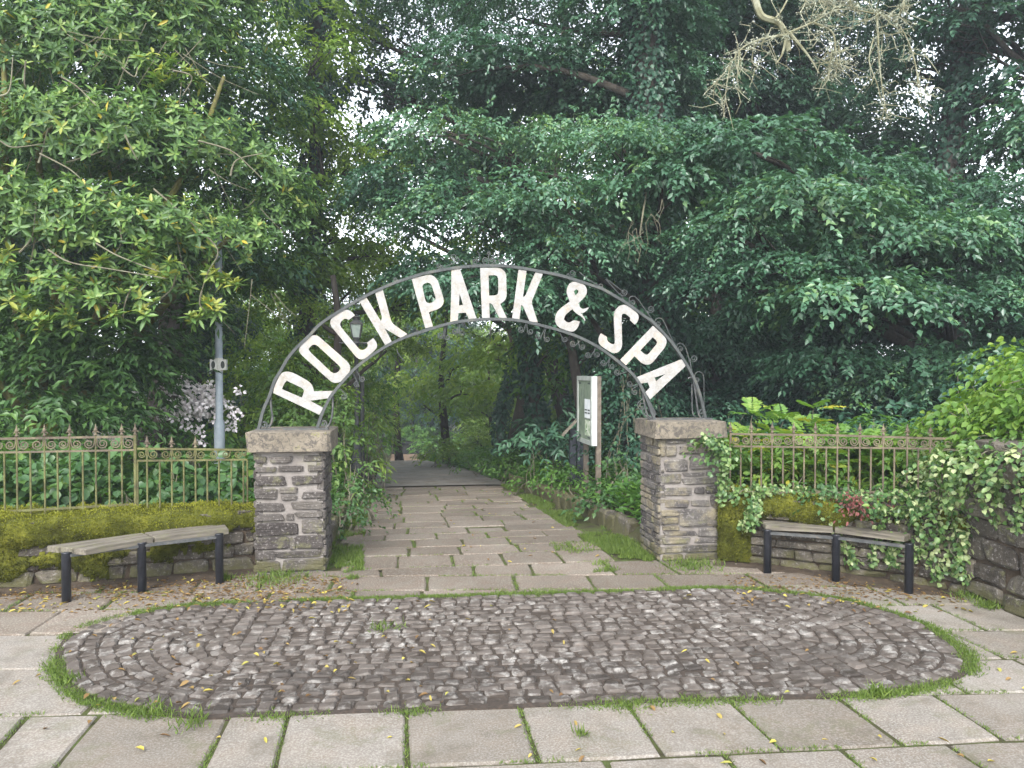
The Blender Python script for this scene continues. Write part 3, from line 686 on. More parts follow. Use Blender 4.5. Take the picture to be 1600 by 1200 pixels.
def chaikin(p):
    """round only the blunt corners of a traced outline"""
    out = []; n = len(p)
    for i in range(n):
        a, b, c = np.array(p[i-1]), np.array(p[i]), np.array(p[(i+1) % n]); u, v = a-b, c-b
        cs = np.dot(u, v)/(np.linalg.norm(u)*np.linalg.norm(v))
        if cs < -.55:
            k = min(.28, 2.5/np.linalg.norm(u)); k2 = min(.28, 2.5/np.linalg.norm(v)); out += [b+u*k, b+v*k2]
        else: out.append(b)
    return out
def make_arch():
    root = empty('arch_sign', ((LP[0]+RP[1])/2, YA, zctL))
    tag(root, 'wrought iron arch with white letters ROCK PARK & SPA over the gateway', 'arch sign'); off = np.array(root.location)
    nrm = np.array([0, 1., 0])
    for nm, pts in (('outer_hoop', OUT), ('inner_hoop', INN)):
        b = MB(); b.bar([np.array(A_(*p))-off for p in spline(pts, 4)], .0125, .02, nrm); b.build(nm, M['arch_iron'], root)
    for ch, outer, hole in LETTERS:
        polys = [chaikin(outer)]+([chaikin(hole)] if hole else [])
        W = [[np.array(A_(*p))-off for p in pl] for pl in polys]
        tr = tessellate_polygon([[Vector((q[0], q[2], 0)) for q in pl] for pl in W])
        flat = [q for pl in W for q in pl]; n = len(flat); y0, y1 = -.012, .004
        V = [(q[0], y0, q[2]) for q in flat]+[(q[0], y1, q[2]) for q in flat]
        Fc = []
        for t in tr:
            a, b_, c = (np.array(flat[i]) for i in t); s = (b_[0]-a[0])*(c[2]-a[2])-(b_[2]-a[2])*(c[0]-a[0])
            t = t if s > 0 else t[::-1]
            Fc.append(tuple(t)); Fc.append(tuple(i+n for i in t[::-1]))
        k0 = 0
        for pl in W:
            m = len(pl)
            for i in range(m): Fc.append((k0+i, k0+i+n, k0+(i+1) % m+n, k0+(i+1) % m))
            k0 += m
        o = pyobj('letter', V, Fc, M['letter_white'], root); o['label'] = f'white letter {ch} of the arch sign' if ch != '&' else 'white ampersand of the arch sign'
    # scrolls: px centre, radius, then path of px points it runs on to
    def scroll(c, r0, path, turns=1.6, cw=1, rad=.0042):
        p0 = path[0]; a0 = math.atan2(p0[1]-c[1], p0[0]-c[0]); pts = []
        for t in np.linspace(1, 0, 20): pts.append((c[0]+r0*(.22+.78*(1-t))*math.cos(a0-cw*t*turns*2*math.pi), c[1]+r0*(.22+.78*(1-t))*math.sin(a0-cw*t*turns*2*math.pi)))
        pts += spline([pts[-1], *path], 5)[1:]
        b = MB(); b.tube([np.array(A_(*p))-off for p in pts], rad, 5); b.build('scroll', M['arch_iron'], root)
    S = scroll
    # outer, right haunch
    S((975,457), 6, [(969,459),(979,474)], cw=1); S((975,457), .1, [(947,436),(968,460)], .1)
    S((988,472.5), 5.5, [(983,471),(984,465),(989,463),(996,467),(1011,488),(1021,502)], cw=1)
    S((1016.7,483), 6, [(1011,486),(1014,492)], cw=1)
    S((1028,506), 5, [(1023,504),(1025,499),(1031,497),(1037,502),(1047,524),(1056,541)], cw=1)
    S((1062.5,544.5), 5, [(1057,543),(1059,538),(1064,536.5),(1071,543),(1077,563),(1082,585)], cw=1)
    S((1084,560), 6, [(1078,561),(1080,574)], cw=1)
    S((1089,593), 4.5, [(1085,590),(1087,583),(1093,581),(1099,587),(1100,611),(1100,640)], cw=1)
    S((894,427), 6, [(888,427),(884,432)], cw=1); S((938,447), 5, [(933,445),(920,437),(905,425)], cw=1)
    # outer, crown and left haunch
    for sx in (-1, 1):
        c = 763.5
        S((c+sx*5, 406.5), 4.5, [(c+sx*9.5, 407),(c+sx*8, 411),(c+sx*1, 414)], cw=sx); S((c+sx*21, 409.5), 5, [(c+sx*16, 409),(c+sx*14, 400),(c+sx*18, 392)], cw=-sx)
    S((763.5,396), 3, [(763.5,399),(763.5,414)], cw=1)
    S((709,401.5), 6, [(715,402),(716,408),(700,415),(680,423)], cw=-1); S((686,415), 4.5, [(691,415),(690,419),(660,428),(640,434)], cw=-1)
    S((618,437), 4, [(622,437),(612,443),(598,450)], cw=-1)
    # inner fringe, both sides
    for c, t1, t2 in [((882.7,530),(878,526),(874,519)),((895,537),(899,540),(908,531)),((910,542),(905,540),(903,531)),((919,554.7),(923,557),(932,543)),((933,554),(928,551),(930,543)),((942.7,567),(947,569),(954,559)),((956,572.5),(951,569),(953,560)),((964,581.7),(967,585),(979,581)),((984,600),(988,603),(997,601)),((992,612.5),(988,608),(996,603)),((1002.5,634),(998,628),(1006,622)),
                      ((814,514.5),(818,518),(822,505)),((829,518),(824,515),(823,505)),((841,525),(845,527),(852,512)),((855,530),(850,526),(853,512)),
                      ((711,517.5),(715,520),(716,505)),((722,520),(718,516),(718,504)),((688,524),(692,527),(696,509)),((699,527),(695,522),(698,508)),
                      ((566,592),(562,588),(556,577)),((557,600),(561,603),(551,582)),((537,620),(541,617),(530,606))]:
        s = 1 if (c[0] > t1[0]) else -1
        S(c, 5 if c[0] < 1000 else 7, [t1, t2], cw=s)
    S((620,545), .1, [(622,552),(628,560),(631,563)], .1)
    # feet
    def strand(pts, rad=.009): b = MB(); b.tube([np.array(A_(*p))-off for p in spline(pts, 5)], rad, 6); b.build('brace', M['iron'], root)
    strand([(427,603),(430,607),(428,613),(424,612),(423,625),(424,640),(426,655),(421,668)]); S((412,664), 6, [(417,668),(423,662),(425,650)], 1.3, 1, .008)
    strand([(514,622),(519,616),(520,630),(519,648),(515,662),(508,670)]); S((505,662), 6, [(510,667),(516,660),(519,648)], 1.3, 1, .008)
    strand([(1003,606),(1006,625),(1010,645),(1016,652),(1021,650),(1023,645),(1012,623)]); strand([(1003,636),(1005,645),(1012,653),(1017,655)], .006)
    strand([(1075,592),(1078,590),(1083,593),(1087,617),(1091,645),(1095,653)]); strand([(1083,594),(1092,618),(1102,647)]); strand([(1081,600),(1082,643),(1087,651)], .006); S((1096,644), 5, [(1101,646),(1097,653)], 1.2, 1, .007)
    for (x0, x1), zt, yc in (((LP[0]-.02, LP[1]+.02), zctL, LP[2]+LP[3]/2), ((RP[0]-.02, RP[1]+.02), zctR, RP[2]+RP[3]/2)):
        b = MB(); b.box(np.array([x0, YA-.03, zt-.004])-off, np.array([x1, YA+.03, zt+.014])-off); b.build('base_plate', M['iron'], root)
make_arch()

# ------------------------------------------------------------------ low walls, moss
def along(P, s):
    L = poly_len(P); x = np.interp(s, L, P[:, 0]); y = np.interp(s, L, P[:, 1])
    e = .05; d = np.array([np.interp(s+e, L, P[:, 0])-np.interp(s-e, L, P[:, 0]), np.interp(s+e, L, P[:, 1])-np.interp(s-e, L, P[:, 1])]); d = d/np.linalg.norm(d)
    return np.array([x, y, 0.]), np.array([d[0], d[1], 0.])
def make_wall(P, hfun, label, seed, thick=.36, rh=(.06, .13), sw=(.14, .36), name='garden_wall', capped=True):
    r = np.random.default_rng(seed); L = poly_len(P)[-1]
    p0 = along(P, L/2)[0]; root = empty(name, tuple(p0)); tag(root, label, 'wall')
    n = 24; V = []
    for s in np.linspace(0, L, n):
        p, t = along(P, s); nr = np.array([-t[1], t[0], 0]); h = hfun(s)
        for o, z in ((.02, -.05), (.02, h-.03), (thick-.02, h-.03), (thick-.02, -.05)): V.append(p+nr*o+Zv*z-p0)
    Fc = [(i*4+k, (i+1)*4+k, (i+1)*4+k+1, i*4+k+1) for i in range(n-1) for k in range(3)]+[(0, 1, 2, 3), tuple((n-1)*4+k for k in (3, 2, 1, 0))]
    pyobj('mortar', V, Fc, M['soil'], root)
    z = 0.; hm = max(hfun(s) for s in np.linspace(0, L, 20))
    while z < hm-.03:
        dz = r.uniform(*rh); s = -r.uniform(0, .1)
        while s < L:
            ds = r.uniform(*sw); a, c = max(s, 0), min(s+ds, L); s += ds
            if c-a < .06: continue
            m = (a+c)/2; h = hfun(m)
            if z+dz*.5 > h: continue
            top = min(z+dz, h); p, t = along(P, m); nr = np.array([-t[1], t[0], 0])
            stone_at(root, M['stone_wall'], p+nr*(.06-r.uniform(0, .025))+Zv*(z+top)/2-p0, (c-a-.012, .12, top-z-.012), t, -nr, r, c_=.12, jit=.06)
        z += dz
    s = 0
    while s < L:                                       # rough top stones
        ds = r.uniform(.2, .4); c = min(s+ds, L); m = (s+c)/2; p, t = along(P, m); nr = np.array([-t[1], t[0], 0]); s += ds
        stone_at(root, M['stone_wall'], p+nr*thick/2+Zv*(hfun(m)+.01)-p0, (c-s+ds-.01, thick+.03, .08), t, -nr, r, c_=.15, jit=.04)
    return root, p0, L
LWx = LW; hL = lambda s: .47
rootL, pL0, LL = make_wall(LW, hL, 'low curved stone wall on the left, thickly covered in yellow green moss', 31)
rootR, pR0, RL = make_wall(RW, lambda s: .55, 'low curved stone wall on the right, behind bench, with moss and ivy', 32)
rootT, pT0, TL = make_wall(TW, lambda s: 1.15-.02*s, 'taller rough stone wall at the right edge, its top hidden under ivy', 33, thick=.4, rh=(.08, .19), sw=(.18, .5), name='stone_wall')
def moss_sheet(P, L, h, thick, cover, parent, p0, seed, s0=0., s1=None, lump=.05, fuzz=9000):
    """lumpy moss skin over face and top of a wall; cover(s,q)->0..1, q runs up the face (0..h) then over the top"""
    r = np.random.default_rng(seed); s1 = s1 or L; ns, nq = int((s1-s0)/.022), int((h+thick)/.022)
    S = np.linspace(s0, s1, ns); Q = np.linspace(0.02, h+thick, nq); PT = np.zeros((ns, nq, 3)); NR = np.zeros((ns, nq, 3))
    for i, s in enumerate(S):
        p, t = along(P, s); nr = np.array([-t[1], t[0], 0])
        a = np.clip((Q-h+.08)/.16, 0, 1)*math.pi/2
        d = np.where(Q < h, -.028, Q-h-.02); z = np.minimum(Q, h+.035)
        PT[i] = p+nr*d[:, None]+Zv*z[:, None]; NR[i] = -nr*np.cos(a)[:, None]+Zv*np.sin(a)[:, None]
    SS, QQ = np.meshgrid(S, Q, indexing='ij'); fl = PT.reshape(-1, 3)
    nz = (vnoise(fl, 7, seed)+.6*vnoise(fl, 17, seed+1)+.35*vnoise(fl, 41, seed+2)).reshape(ns, nq)
    cv = cover(SS, QQ)+.28*nz
    th = np.clip((cv-.35)*.9, 0, 1)
    PT = PT+NR*((th*lump*(1+.45*nz))-.045*(th <= 0)+r.normal(0, .002, (ns, nq)))[..., None]
    i = np.arange(ns*nq).reshape(ns, nq); q = np.stack([i[:-1, :-1], i[1:, :-1], i[1:, 1:], i[:-1, 1:]], -1).reshape(-1, 4)
    keep = (th.ravel()[q] > 0).any(1); q = q[keep]
    o = obj('moss', mesh_np('moss', PT.reshape(-1, 3)-p0, q, smooth=True), M['moss'], parent); o['kind'] = 'stuff'
    ok = np.where(th.ravel() > .04)[0]; pick = r.choice(ok, fuzz); B = PT.reshape(-1, 3)[pick]+r.normal(0, .008, (fuzz, 3)); Nn = NR.reshape(-1, 3)[pick]
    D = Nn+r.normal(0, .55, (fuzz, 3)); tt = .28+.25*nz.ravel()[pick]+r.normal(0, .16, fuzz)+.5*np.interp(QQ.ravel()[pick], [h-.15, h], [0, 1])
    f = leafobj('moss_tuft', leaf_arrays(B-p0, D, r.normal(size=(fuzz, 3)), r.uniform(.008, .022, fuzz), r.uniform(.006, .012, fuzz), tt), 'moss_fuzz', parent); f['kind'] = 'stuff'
moss_sheet(LW, LL, .47, .36, lambda s, q: np.interp(q, [0, .12, .2, .3, .47, .6], [-.05, .2, .42, .3, .85, .8])+np.interp(s, [0, 1.6, 2.3, 3], [.2, .12, -.1, -.15])+.0*q, rootL, pL0, 41, lump=.075, fuzz=26000)
moss_sheet(RW, RL, .55, .36, lambda s, q: np.where(s < .28, .75, np.interp(q, [0, .3, .38, .48, .6, .8], [-.3, -.15, .3, .85, .85, .5]))-np.interp(s, [0, .9, 1.1], [0, 0, .45]), rootR, pR0, 42, lump=.06, fuzz=12000)

# ------------------------------------------------------------------ railings
def fence_pos(px, left=True):
    if left: base = along(LW, 0)[0]; return None
def railing(name, label, pxs, spikes, dfun, ztop, zrail, zbot, mat, endpost=None, scroll_pairs=True, tipmat=None, topmat=None, group='iron railings on the low walls'):
    """bars at given pixel columns on a wall-top line; spikes = indices with finials"""
    pts = []
    for px in pxs:
        d = dfun(px); q = AtD(px, 700, d); pts.append(np.array([q[0], q[1], 0]))
    mid = pts[len(pts)//2].copy(); mid[2] = zbot(pxs[len(pxs)//2]); root = empty(name, tuple(mid)); tag(root, label, 'railing', group)
    zt = [ztop(p) for p in pxs]; zr = [zrail(p) for p in pxs]; zb = [zbot(p) for p in pxs]
    for nm, zz, hw in (('top_rail', zt, .009), ('scroll_rail', zr, .008), ('bottom_rail', zb, .009)):
        b = MB(); b.bar([p+Zv*z-mid for p, z in zip(pts, zz)], hw, .006, (.1, .99, 0)); b.build(nm, (topmat or mat) if nm != 'bottom_rail' else mat, root)
    for i, p in enumerate(pts):
        b = MB(); top = zt[i] if i in spikes else zr[i]
        b.tube([p+Zv*(zb[i]-.07)-mid, p+Zv*(top+.03 if i in spikes else top)-mid], .0075 if i not in (endpost or []) else .013, 6); b.build('bar', mat, root)
        if i in spikes:
            c = p+Zv*(zt[i]+.012)-mid; b = MB()
            b.lathe([(.008, 0), (.015, .006), (.015, .012), (.008, .017), (.007, .03), (.012, .038), (.016, .047), (.013, .057), (.008, .066), (.002, .1)], c, 8)
            for sg in (-1, 1): b.tube([c+np.array([0, 0, .03]), c+np.array([sg*.018, 0, .036]), c+np.array([sg*.026, 0, .024])], [.006, .005, .003], 5)
            b.build('spike', (tipmat or mat), root)
    if scroll_pairs:
        for i in range(len(pts)-1):
            a, b_ = pts[i], pts[i+1]; t = b_-a; ln = np.linalg.norm(t); t = t/ln; zc = (zt[i]+zr[i])/2; hh = (zt[i]-zr[i])/2-.006; R = min(ln*.4, hh*.82)
            sg = 1 if i in spikes else -1; org = a if sg == 1 else b_
            c = org+sg*t*(R+.012)+Zv*zc-mid; q = []
            for k in np.linspace(0, 1, 22):
                an = math.pi*(.95)-k*3.3*math.pi; rr = R*(1-.78*k); q.append(c+sg*t*(math.cos(an)*rr)+Zv*(-math.sin(an)*rr))
            q = [org+sg*t*.006+Zv*(zt[i]-.006)-mid]+q
            m_ = MB(); m_.tube(q, .0052, 5); m_.build('scroll', topmat or mat, root)
    return root
zA3 = lambda xs: [x*.2625 for x in xs]
dL = lambda px: np.interp(px, [-200, 0, 390], [5.9, 6.14, 6.72])
def zfrom(pp, df):   # pixel-y profile -> z function
    return lambda px: AtD(px, np.interp(px, [a for a, b in pp], [b for a, b in pp]), df(px))[2]
px1 = zA3([-430,-350,-275,-200,-125,-50, 25, 100, 180, 265, 342, 415, 492, 570, 650, 725, 805])
railing('iron_railing', 'taller mossy iron railing panel at far left, with spiked tops above left bench', px1, [1, 3, 5, 7, 9, 11, 13, 15, 16], dL,
        zfrom([(-120, 688), (0, 685.5), (213, 682)], dL), zfrom([(-120, 708), (0, 707), (213, 703)], dL), zfrom([(-120, 806), (0, 800), (213, 788)], dL), M['fence_moss'], endpost=[16], tipmat=M['fence_brown'], topmat=M['fence_brown'])
px2 = zA3([818, 875, 950, 1022, 1093, 1163, 1233, 1303, 1377, 1448, 1472])
railing('iron_railing', 'lower mossy iron railing panel between the taller panel and left pillar', px2, [1, 3, 5], dL,
        zfrom([(213, 701), (395, 703)], dL), zfrom([(213, 720), (395, 718)], dL), zfrom([(213, 803), (395, 797)], dL), M['fence_moss'], tipmat=M['fence_brown'])
dR = lambda px: np.interp(px, [1123, 1300, 1435, 1510], [7.1, 6.65, 6.25, 6.02])
px3 = [1120+x*.3 for x in [70, 125, 180, 232, 288, 345, 400, 455, 513, 570, 628, 687, 745, 803, 867, 925, 992, 1050, 1112, 1175, 1235]]
railing('iron_railing', 'brown iron railing with spikes and scrolls on the right wall before yellow green leaves', px3, list(range(0, 21, 2)), dR,
        zfrom([(1130, 678), (1300, 680), (1460, 685), (1510, 686)], dR), zfrom([(1130, 697), (1300, 699), (1460, 701), (1510, 702)], dR), zfrom([(1130, 768), (1300, 770), (1460, 768)], dR), M['fence_brown'])

# ------------------------------------------------------------------ benches
def make_bench(label, front, back, legs, ztops, seed):
    """front/back: 3 plan points each with z: two angled seats of two planks; legs: 3 posts"""
    r = np.random.default_rng(seed); f = [np.array(p) for p in front]; k = [np.array(p) for p in back]
    org = np.array([*np.mean([l[:2] for l in legs], 0), 0]); root = empty('bench', tuple(org)); tag(root, label, 'bench', 'benches against the low walls')
    for i in range(2):
        mid = (f[i]+f[i+1]+k[i]+k[i+1])/4
        seat = empty('seat', (0, 0, 0)); seat.parent = root
        npl = 3
        for j in range(npl):
            u0, u1 = j/npl+.03, (j+1)/npl-.03; g = .006
            a0, a1 = f[i]+(k[i]-f[i])*u0, f[i+1]+(k[i+1]-f[i+1])*u0; b0, b1 = f[i]+(k[i]-f[i])*u1, f[i+1]+(k[i+1]-f[i+1])*u1
            t = (a1-a0)/np.linalg.norm(a1-a0); gs = .008
            q = [a0+t*gs, a1-t*gs, b1-t*gs, b0+t*gs]; c = sum(q)/4
            ang = math.atan2(t[1], t[0]); ca, sa = math.cos(-ang), math.sin(-ang)
            V = []; th = .042
            for lvl, ins in ((-th, 0), (-.005, 0), (0, .006)):
                for p in q:
                    dlt = p-c; n2 = np.linalg.norm(dlt[:2]); dlt = dlt*(1-ins/n2*1.3); x, y = dlt[0]*ca-dlt[1]*sa, dlt[0]*sa+dlt[1]*ca
                    V.append((x, y, dlt[2]+lvl+r.normal(0, .0012)))
            Fc = [(3, 2, 1, 0), (8, 9, 10, 11)]+[(l*4+m, l*4+(m+1) % 4, (l+1)*4+(m+1) % 4, (l+1)*4+m) for l in range(2) for m in range(4)]
            o = pyobj('plank', V, Fc, M['weathered_wood'], seat); o.location = tuple(c-org); o.rotation_euler = (0, 0, ang)
    for (x, y), zt in zip(legs, ztops):
        b = MB(); b.lathe([(.032, -.03), (.032, zt-.03), (.034, zt-.028)], (x-org[0], y-org[1], 0), 14); o = b.build('leg', M['black_paint'], root, True)
    b = MB()
    for i in range(2):
        p, q = np.array([*legs[i], ztops[i]-.052]), np.array([*legs[i+1], ztops[i+1]-.052]); b.bar([p-org, q-org], .02, .01, (0, 0, 1))
    b.build('bearer', M['iron'], root)
lgL = [G(104, 940)[:2], G(222, 927)[:2], G(344, 914)[:2]]
zl = [.395, .41, .425]
def seatpt(px, py, z): return G(px, py, z)
make_bench('long angled bench at left, two weathered plank seats on black posts before mossy wall',
           [seatpt(134, 859, .395), seatpt(241, 839.5, .41), seatpt(359, 826, .415)], [seatpt(70, 853, .395), seatpt(224, 832, .41), seatpt(350, 815, .415)],
           [G(104, 941)[:2], G(222, 925)[:2], G(343, 911)[:2]], zl, 1)
make_bench('long angled bench at right, weathered plank seats on black posts, under the railing and ivy',
           [seatpt(1195, 821, .395), seatpt(1303, 825, .405), seatpt(1414, 839, .415)], [seatpt(1184, 808, .395), seatpt(1303, 813, .405), seatpt(1440, 828, .415)],
           [G(1199, 895)[:2], G(1306, 907)[:2], G(1420, 927)[:2]], [.39, .40, .41], 2)

# ------------------------------------------------------------------ lamps, signs
def make_lamp_post():
    p = AtD(343, 700, 10.2); g = float(gz(p[0], p[1])); root = empty('lamp_post', (p[0], p[1], g))
    tag(root, 'plain grey metal pole with two small speaker boxes behind the left railing', 'lamp post')
    top = AtD(340, 440, 10.2)[2]-g
    b = MB(); b.lathe([(.07, -.1), (.07, .9), (.05, .95), (.046, top+.6)], (0, 0, 0), 14); b.build('pole', M['grey_paint'], root, True)
    zc = AtD(341, 570, 10.2)[2]-g
    for sg in (-1, 1):
        b = MB(); b.box((sg*.06-.042, -.06, zc-.07), (sg*.06+.042, .03, zc+.07)); bx = b.build('speaker_box', M['pale_plastic'], root)
        b = MB(); b.add([(sg*.06+.026*math.cos(a), -.063, zc+.05*math.sin(a)) for a in np.linspace(0, 2*math.pi, 16, endpoint=False)]+[(sg*.06+.026*math.cos(a), -.05, zc+.05*math.sin(a)) for a in np.linspace(0, 2*math.pi, 16, endpoint=False)], [tuple(range(16))[::-1]]+[(k, (k+1) % 16, (k+1) % 16+16, k+16) for k in range(16)]); b.build('grille', M['dark_plastic'], bx)
    b = MB(); b.lathe([(.053, zc-.09), (.053, zc+.09)], (0, 0, 0), 12); b.build('clamp', M['pale_plastic'], root)
    b = MB(); b.tube([(-.13, -.03, zc-.09), (-.1, -.04, zc-.16), (-.05, -.04, zc-.13), (-.05, -.03, zc-.2)], .006, 5); b.build('cable', M['dark_plastic'], root)
make_lamp_post()
def make_lantern():
    d = 13.5; p = AtD(557, 600, d); g = float(gz(p[0], p[1])); root = empty('lantern_post', (p[0], p[1], g))
    tag(root, 'old black street lantern on a slim post, seen through the letter C', 'lantern'); s = d/F_PX
    Z = lambda py: AtD(557, py, d)[2]-g
    b = MB(); b.lathe([(.11, -.1), (.11, .5), (.07, .6), (.055, 1.), (.042, 1.05), (.036, Z(538)), (.075, Z(537)), (.075, Z(535)), (.04, Z(533))], (0, 0, 0), 12); b.build('post', M['iron'], root, True)
    b = MB(); b.tube([(-.3, 0, Z(536)), (.3, 0, Z(536))], .015, 6); b.build('ladder_bar', M['iron'], root)
    zb, zt = Z(528), Z(506); rb, rt = 5.2*s, 8.8*s
    def quad4(r0, z0, r1, z1): return [(sx*r0, sy*r0, z0) for sx, sy in ((-1,-1),(1,-1),(1,1),(-1,1))]+[(sx*r1, sy*r1, z1) for sx, sy in ((-1,-1),(1,-1),(1,1),(-1,1))]
    b = MB()
    for k in range(4):
        q = quad4(rb, zb, rt, zt); b.tube([q[k], q[k+4]], .014, 4)
        b.tube([q[k], q[(k+1) % 4]], .014, 4); b.tube([q[k+4], q[(k+1) % 4+4]], .018, 4)
    b.add(quad4(rb*.6, zb-.07, rb, zb), [(0,1,2,3),(0,1,5,4),(1,2,6,5),(2,3,7,6),(3,0,4,7)])
    b.build('frame', M['iron'], root)
    for k in range(4):
        q = [np.array(v)*np.array([.97, .97, 1]) for v in quad4(rb, zb, rt, zt)]; b = MB(); b.add([q[k], q[(k+1) % 4], q[(k+1) % 4+4], q[k+4]], [(0, 1, 2, 3)]); b.build('pane', M['lantern_glass'], root)
    b = MB(); b.add(quad4(rt*1.12, zt, rt*.45, Z(500)), [(3,2,1,0),(4,5,6,7),(0,1,5,4),(1,2,6,5),(2,3,7,6),(3,0,4,7)])
    b.lathe([(.06, Z(500)), (.06, Z(497)), (.09, Z(496.5)), (.09, Z(495.5)), (.03, Z(494)), (.035, Z(492.5)), (.004, Z(491))], (0, 0, 0), 10); b.build('roof', M['iron'], root)
make_lantern()
def make_slim_pole():
    d = 15; p = AtD(566, 600, d); g = float(gz(p[0], p[1])); root = empty('slim_pole', (p[0], p[1], g)); tag(root, 'thin dark pole standing just right of the lantern post', 'pole')
    t = AtD(563, 590, d)[2]-g; b = MB(); b.lathe([(.045, -.1), (.04, t), (.02, t+.03)], (0, 0, 0), 8); b.build('pole', M['iron'], root)
    b = MB(); b.lathe([(.08, -.1), (.08, .35), (.045, .42)], (0, 0, 0), 8); b.build('pole_base', M['iron'], root)
make_slim_pole()
def make_notice():
    dn, df = 10.3, 11.15
    n = AtD(929, 640, dn); f = AtD(906, 640, df); n[2] = f[2] = 0; ax = (f-n)/np.linalg.norm(f-n); fn = np.array([-ax[1], ax[0], 0])   # facing the path
    if fn[0] > 0: fn = -fn
    org = (n+f)/2; g = float(gz(org[0], org[1])); org[2] = g; root = empty('notice_board', tuple(org)); tag(root, 'glazed notice board on two brown posts beside the path behind right pillar', 'notice board')
    wd = np.linalg.norm(f-n); z1 = AtD(931, 588, dn)[2]-g; z0 = AtD(931, 697, dn)[2]-g
    def P(u, o, z): return n-np.array([org[0], org[1], 0])+ax*u+fn*o+Zv*z
    def slab(u0, u1, o0, o1, a, b_): return [P(u0,o0,a),P(u1,o0,a),P(u1,o1,a),P(u0,o1,a),P(u0,o0,b_),P(u1,o0,b_),P(u1,o1,b_),P(u0,o1,b_)], [(0,3,2,1),(4,5,6,7),(0,1,5,4),(1,2,6,5),(2,3,7,6),(3,0,4,7)]
    b = MB(); b.add(*slab(0, wd, -.035, .03, z0, z1)); b.build('case', M['board_edge'], root)
    b = MB()
    for q in (slab(0, .06, .03, .045, z0, z1), slab(wd-.06, wd, .03, .045, z0, z1), slab(.06, wd-.06, .03, .045, z0, z0+.06), slab(.06, wd-.06, .03, .045, z1-.06, z1)): b.add(*q)
    b.build('frame', M['board_frame'], root)
    b = MB(); b.add(*slab(.06, wd-.06, .03, .033, z0+.06, z1-.06)); pan = b.build('panel', M['board_panel'], root)
    b = MB(); b.add(*slab(.1, .42, .033, .036, z0+.36, z0+.62)); b.build('poster', M['paper'], pan)
    b = MB(); b.add(*slab(.1, .4, .033, .036, z0+.12, z0+.33)); b.build('poster', M['map_print'], pan)
    b = MB()
    for a, c in ((.12, .24), (.28, .4)):
        for z in (.42, .46): b.add(*slab(a, c, .036, .0375, z0+z, z0+z+.02))
    for u in (.1, wd-.22):
        for z in (z0+.085, z1-.11): b.add(*slab(u, u+.14, .033, .037, z, z+.02))
    for u, z in ((.45, .72), (.52, .55), (.6, .66)): b.add(*slab(u, u+.012, .033, .0345, z0+z-.1, z0+z+.1))
    b.build('print', M['ink'], pan)['kind'] = 'stuff'
    for u in (.03, wd-.13):
        b = MB(); b.add(*slab(u, u+.07, -.1, -.036, -.2, z1 if u < .1 else z1-.02)); b.build('post', M['post_brown'], root)
make_notice()
def make_lectern():
    d = 12.2; p = AtD(899, 700, d); g = float(gz(p[0], p[1])); root = empty('lectern_sign', (p[0], p[1], g)); tag(root, 'low tilted information panel on two dark posts behind the notice board', 'sign')
    zt = AtD(899, 672, d)[2]-g; V = []
    a, b_ = AtD(879, 680, d-.2)-np.array([p[0], p[1], g]), AtD(914, 643, d+.2)-np.array([p[0], p[1], g])
    t = np.array([.25, .95, 0]); nr = np.cross(b_-a, t); nr /= np.linalg.norm(nr)
    for o in (-.02, .02):
        for q in (a-t*.12, b_-t*.12, b_+t*.45, a+t*.45): V.append(q+nr*o)
    b = MB(); b.add(V, [(3,2,1,0),(4,5,6,7),(0,1,5,4),(1,2,6,5),(2,3,7,6),(3,0,4,7)]); b.build('tilted_panel', M['weathered_wood'], root)
    for px in (894.5, 906):
        q = AtD(px, 700, d)-np.array([p[0], p[1], g]); b = MB(); b.box((q[0]-.05, q[1]-.04, -.15), (q[0]+.05, q[1]+.04, zt+(.02 if px < 900 else .3))); b.build('post', M['black_paint'], root)
make_lectern()

# ------------------------------------------------------------------ path edging stones
def edging(label, xf, y0, y1, seed, top):
    r = np.random.default_rng(seed); root = empty('path_edging', (xf(y0), y0, float(zp(y0)))); tag(root, label, 'kerb'); off = np.array(root.location); y = y0
    while y < y1:
        dy = r.uniform(.25, .5); m = y+dy/2; x = xf(m)
        u = np.array([xf(m+.1)-xf(m-.1), .2, 0]); u /= np.linalg.norm(u)
        stone_at(root, M['stone_wall'], np.array([x, m, float(zp(m))+top/2-.03])-off, (dy-.015, .16, top+.06), u, np.array([-u[1], u[0], 0]), r, c_=.14, jit=.05); y += dy
    return root
eR = edging('mossy low stone kerb along the right side of the path', lambda y: np.interp(y, [7, 15], [2.38, 2.08]), 7.75, 15.0, 51, .2)
eL = edging('low dark stone kerb along the left side of the path by the shrubs', lambda y: np.interp(y, [7, 15], [-.83, -.8]), 7.4, 13.5, 52, .2)

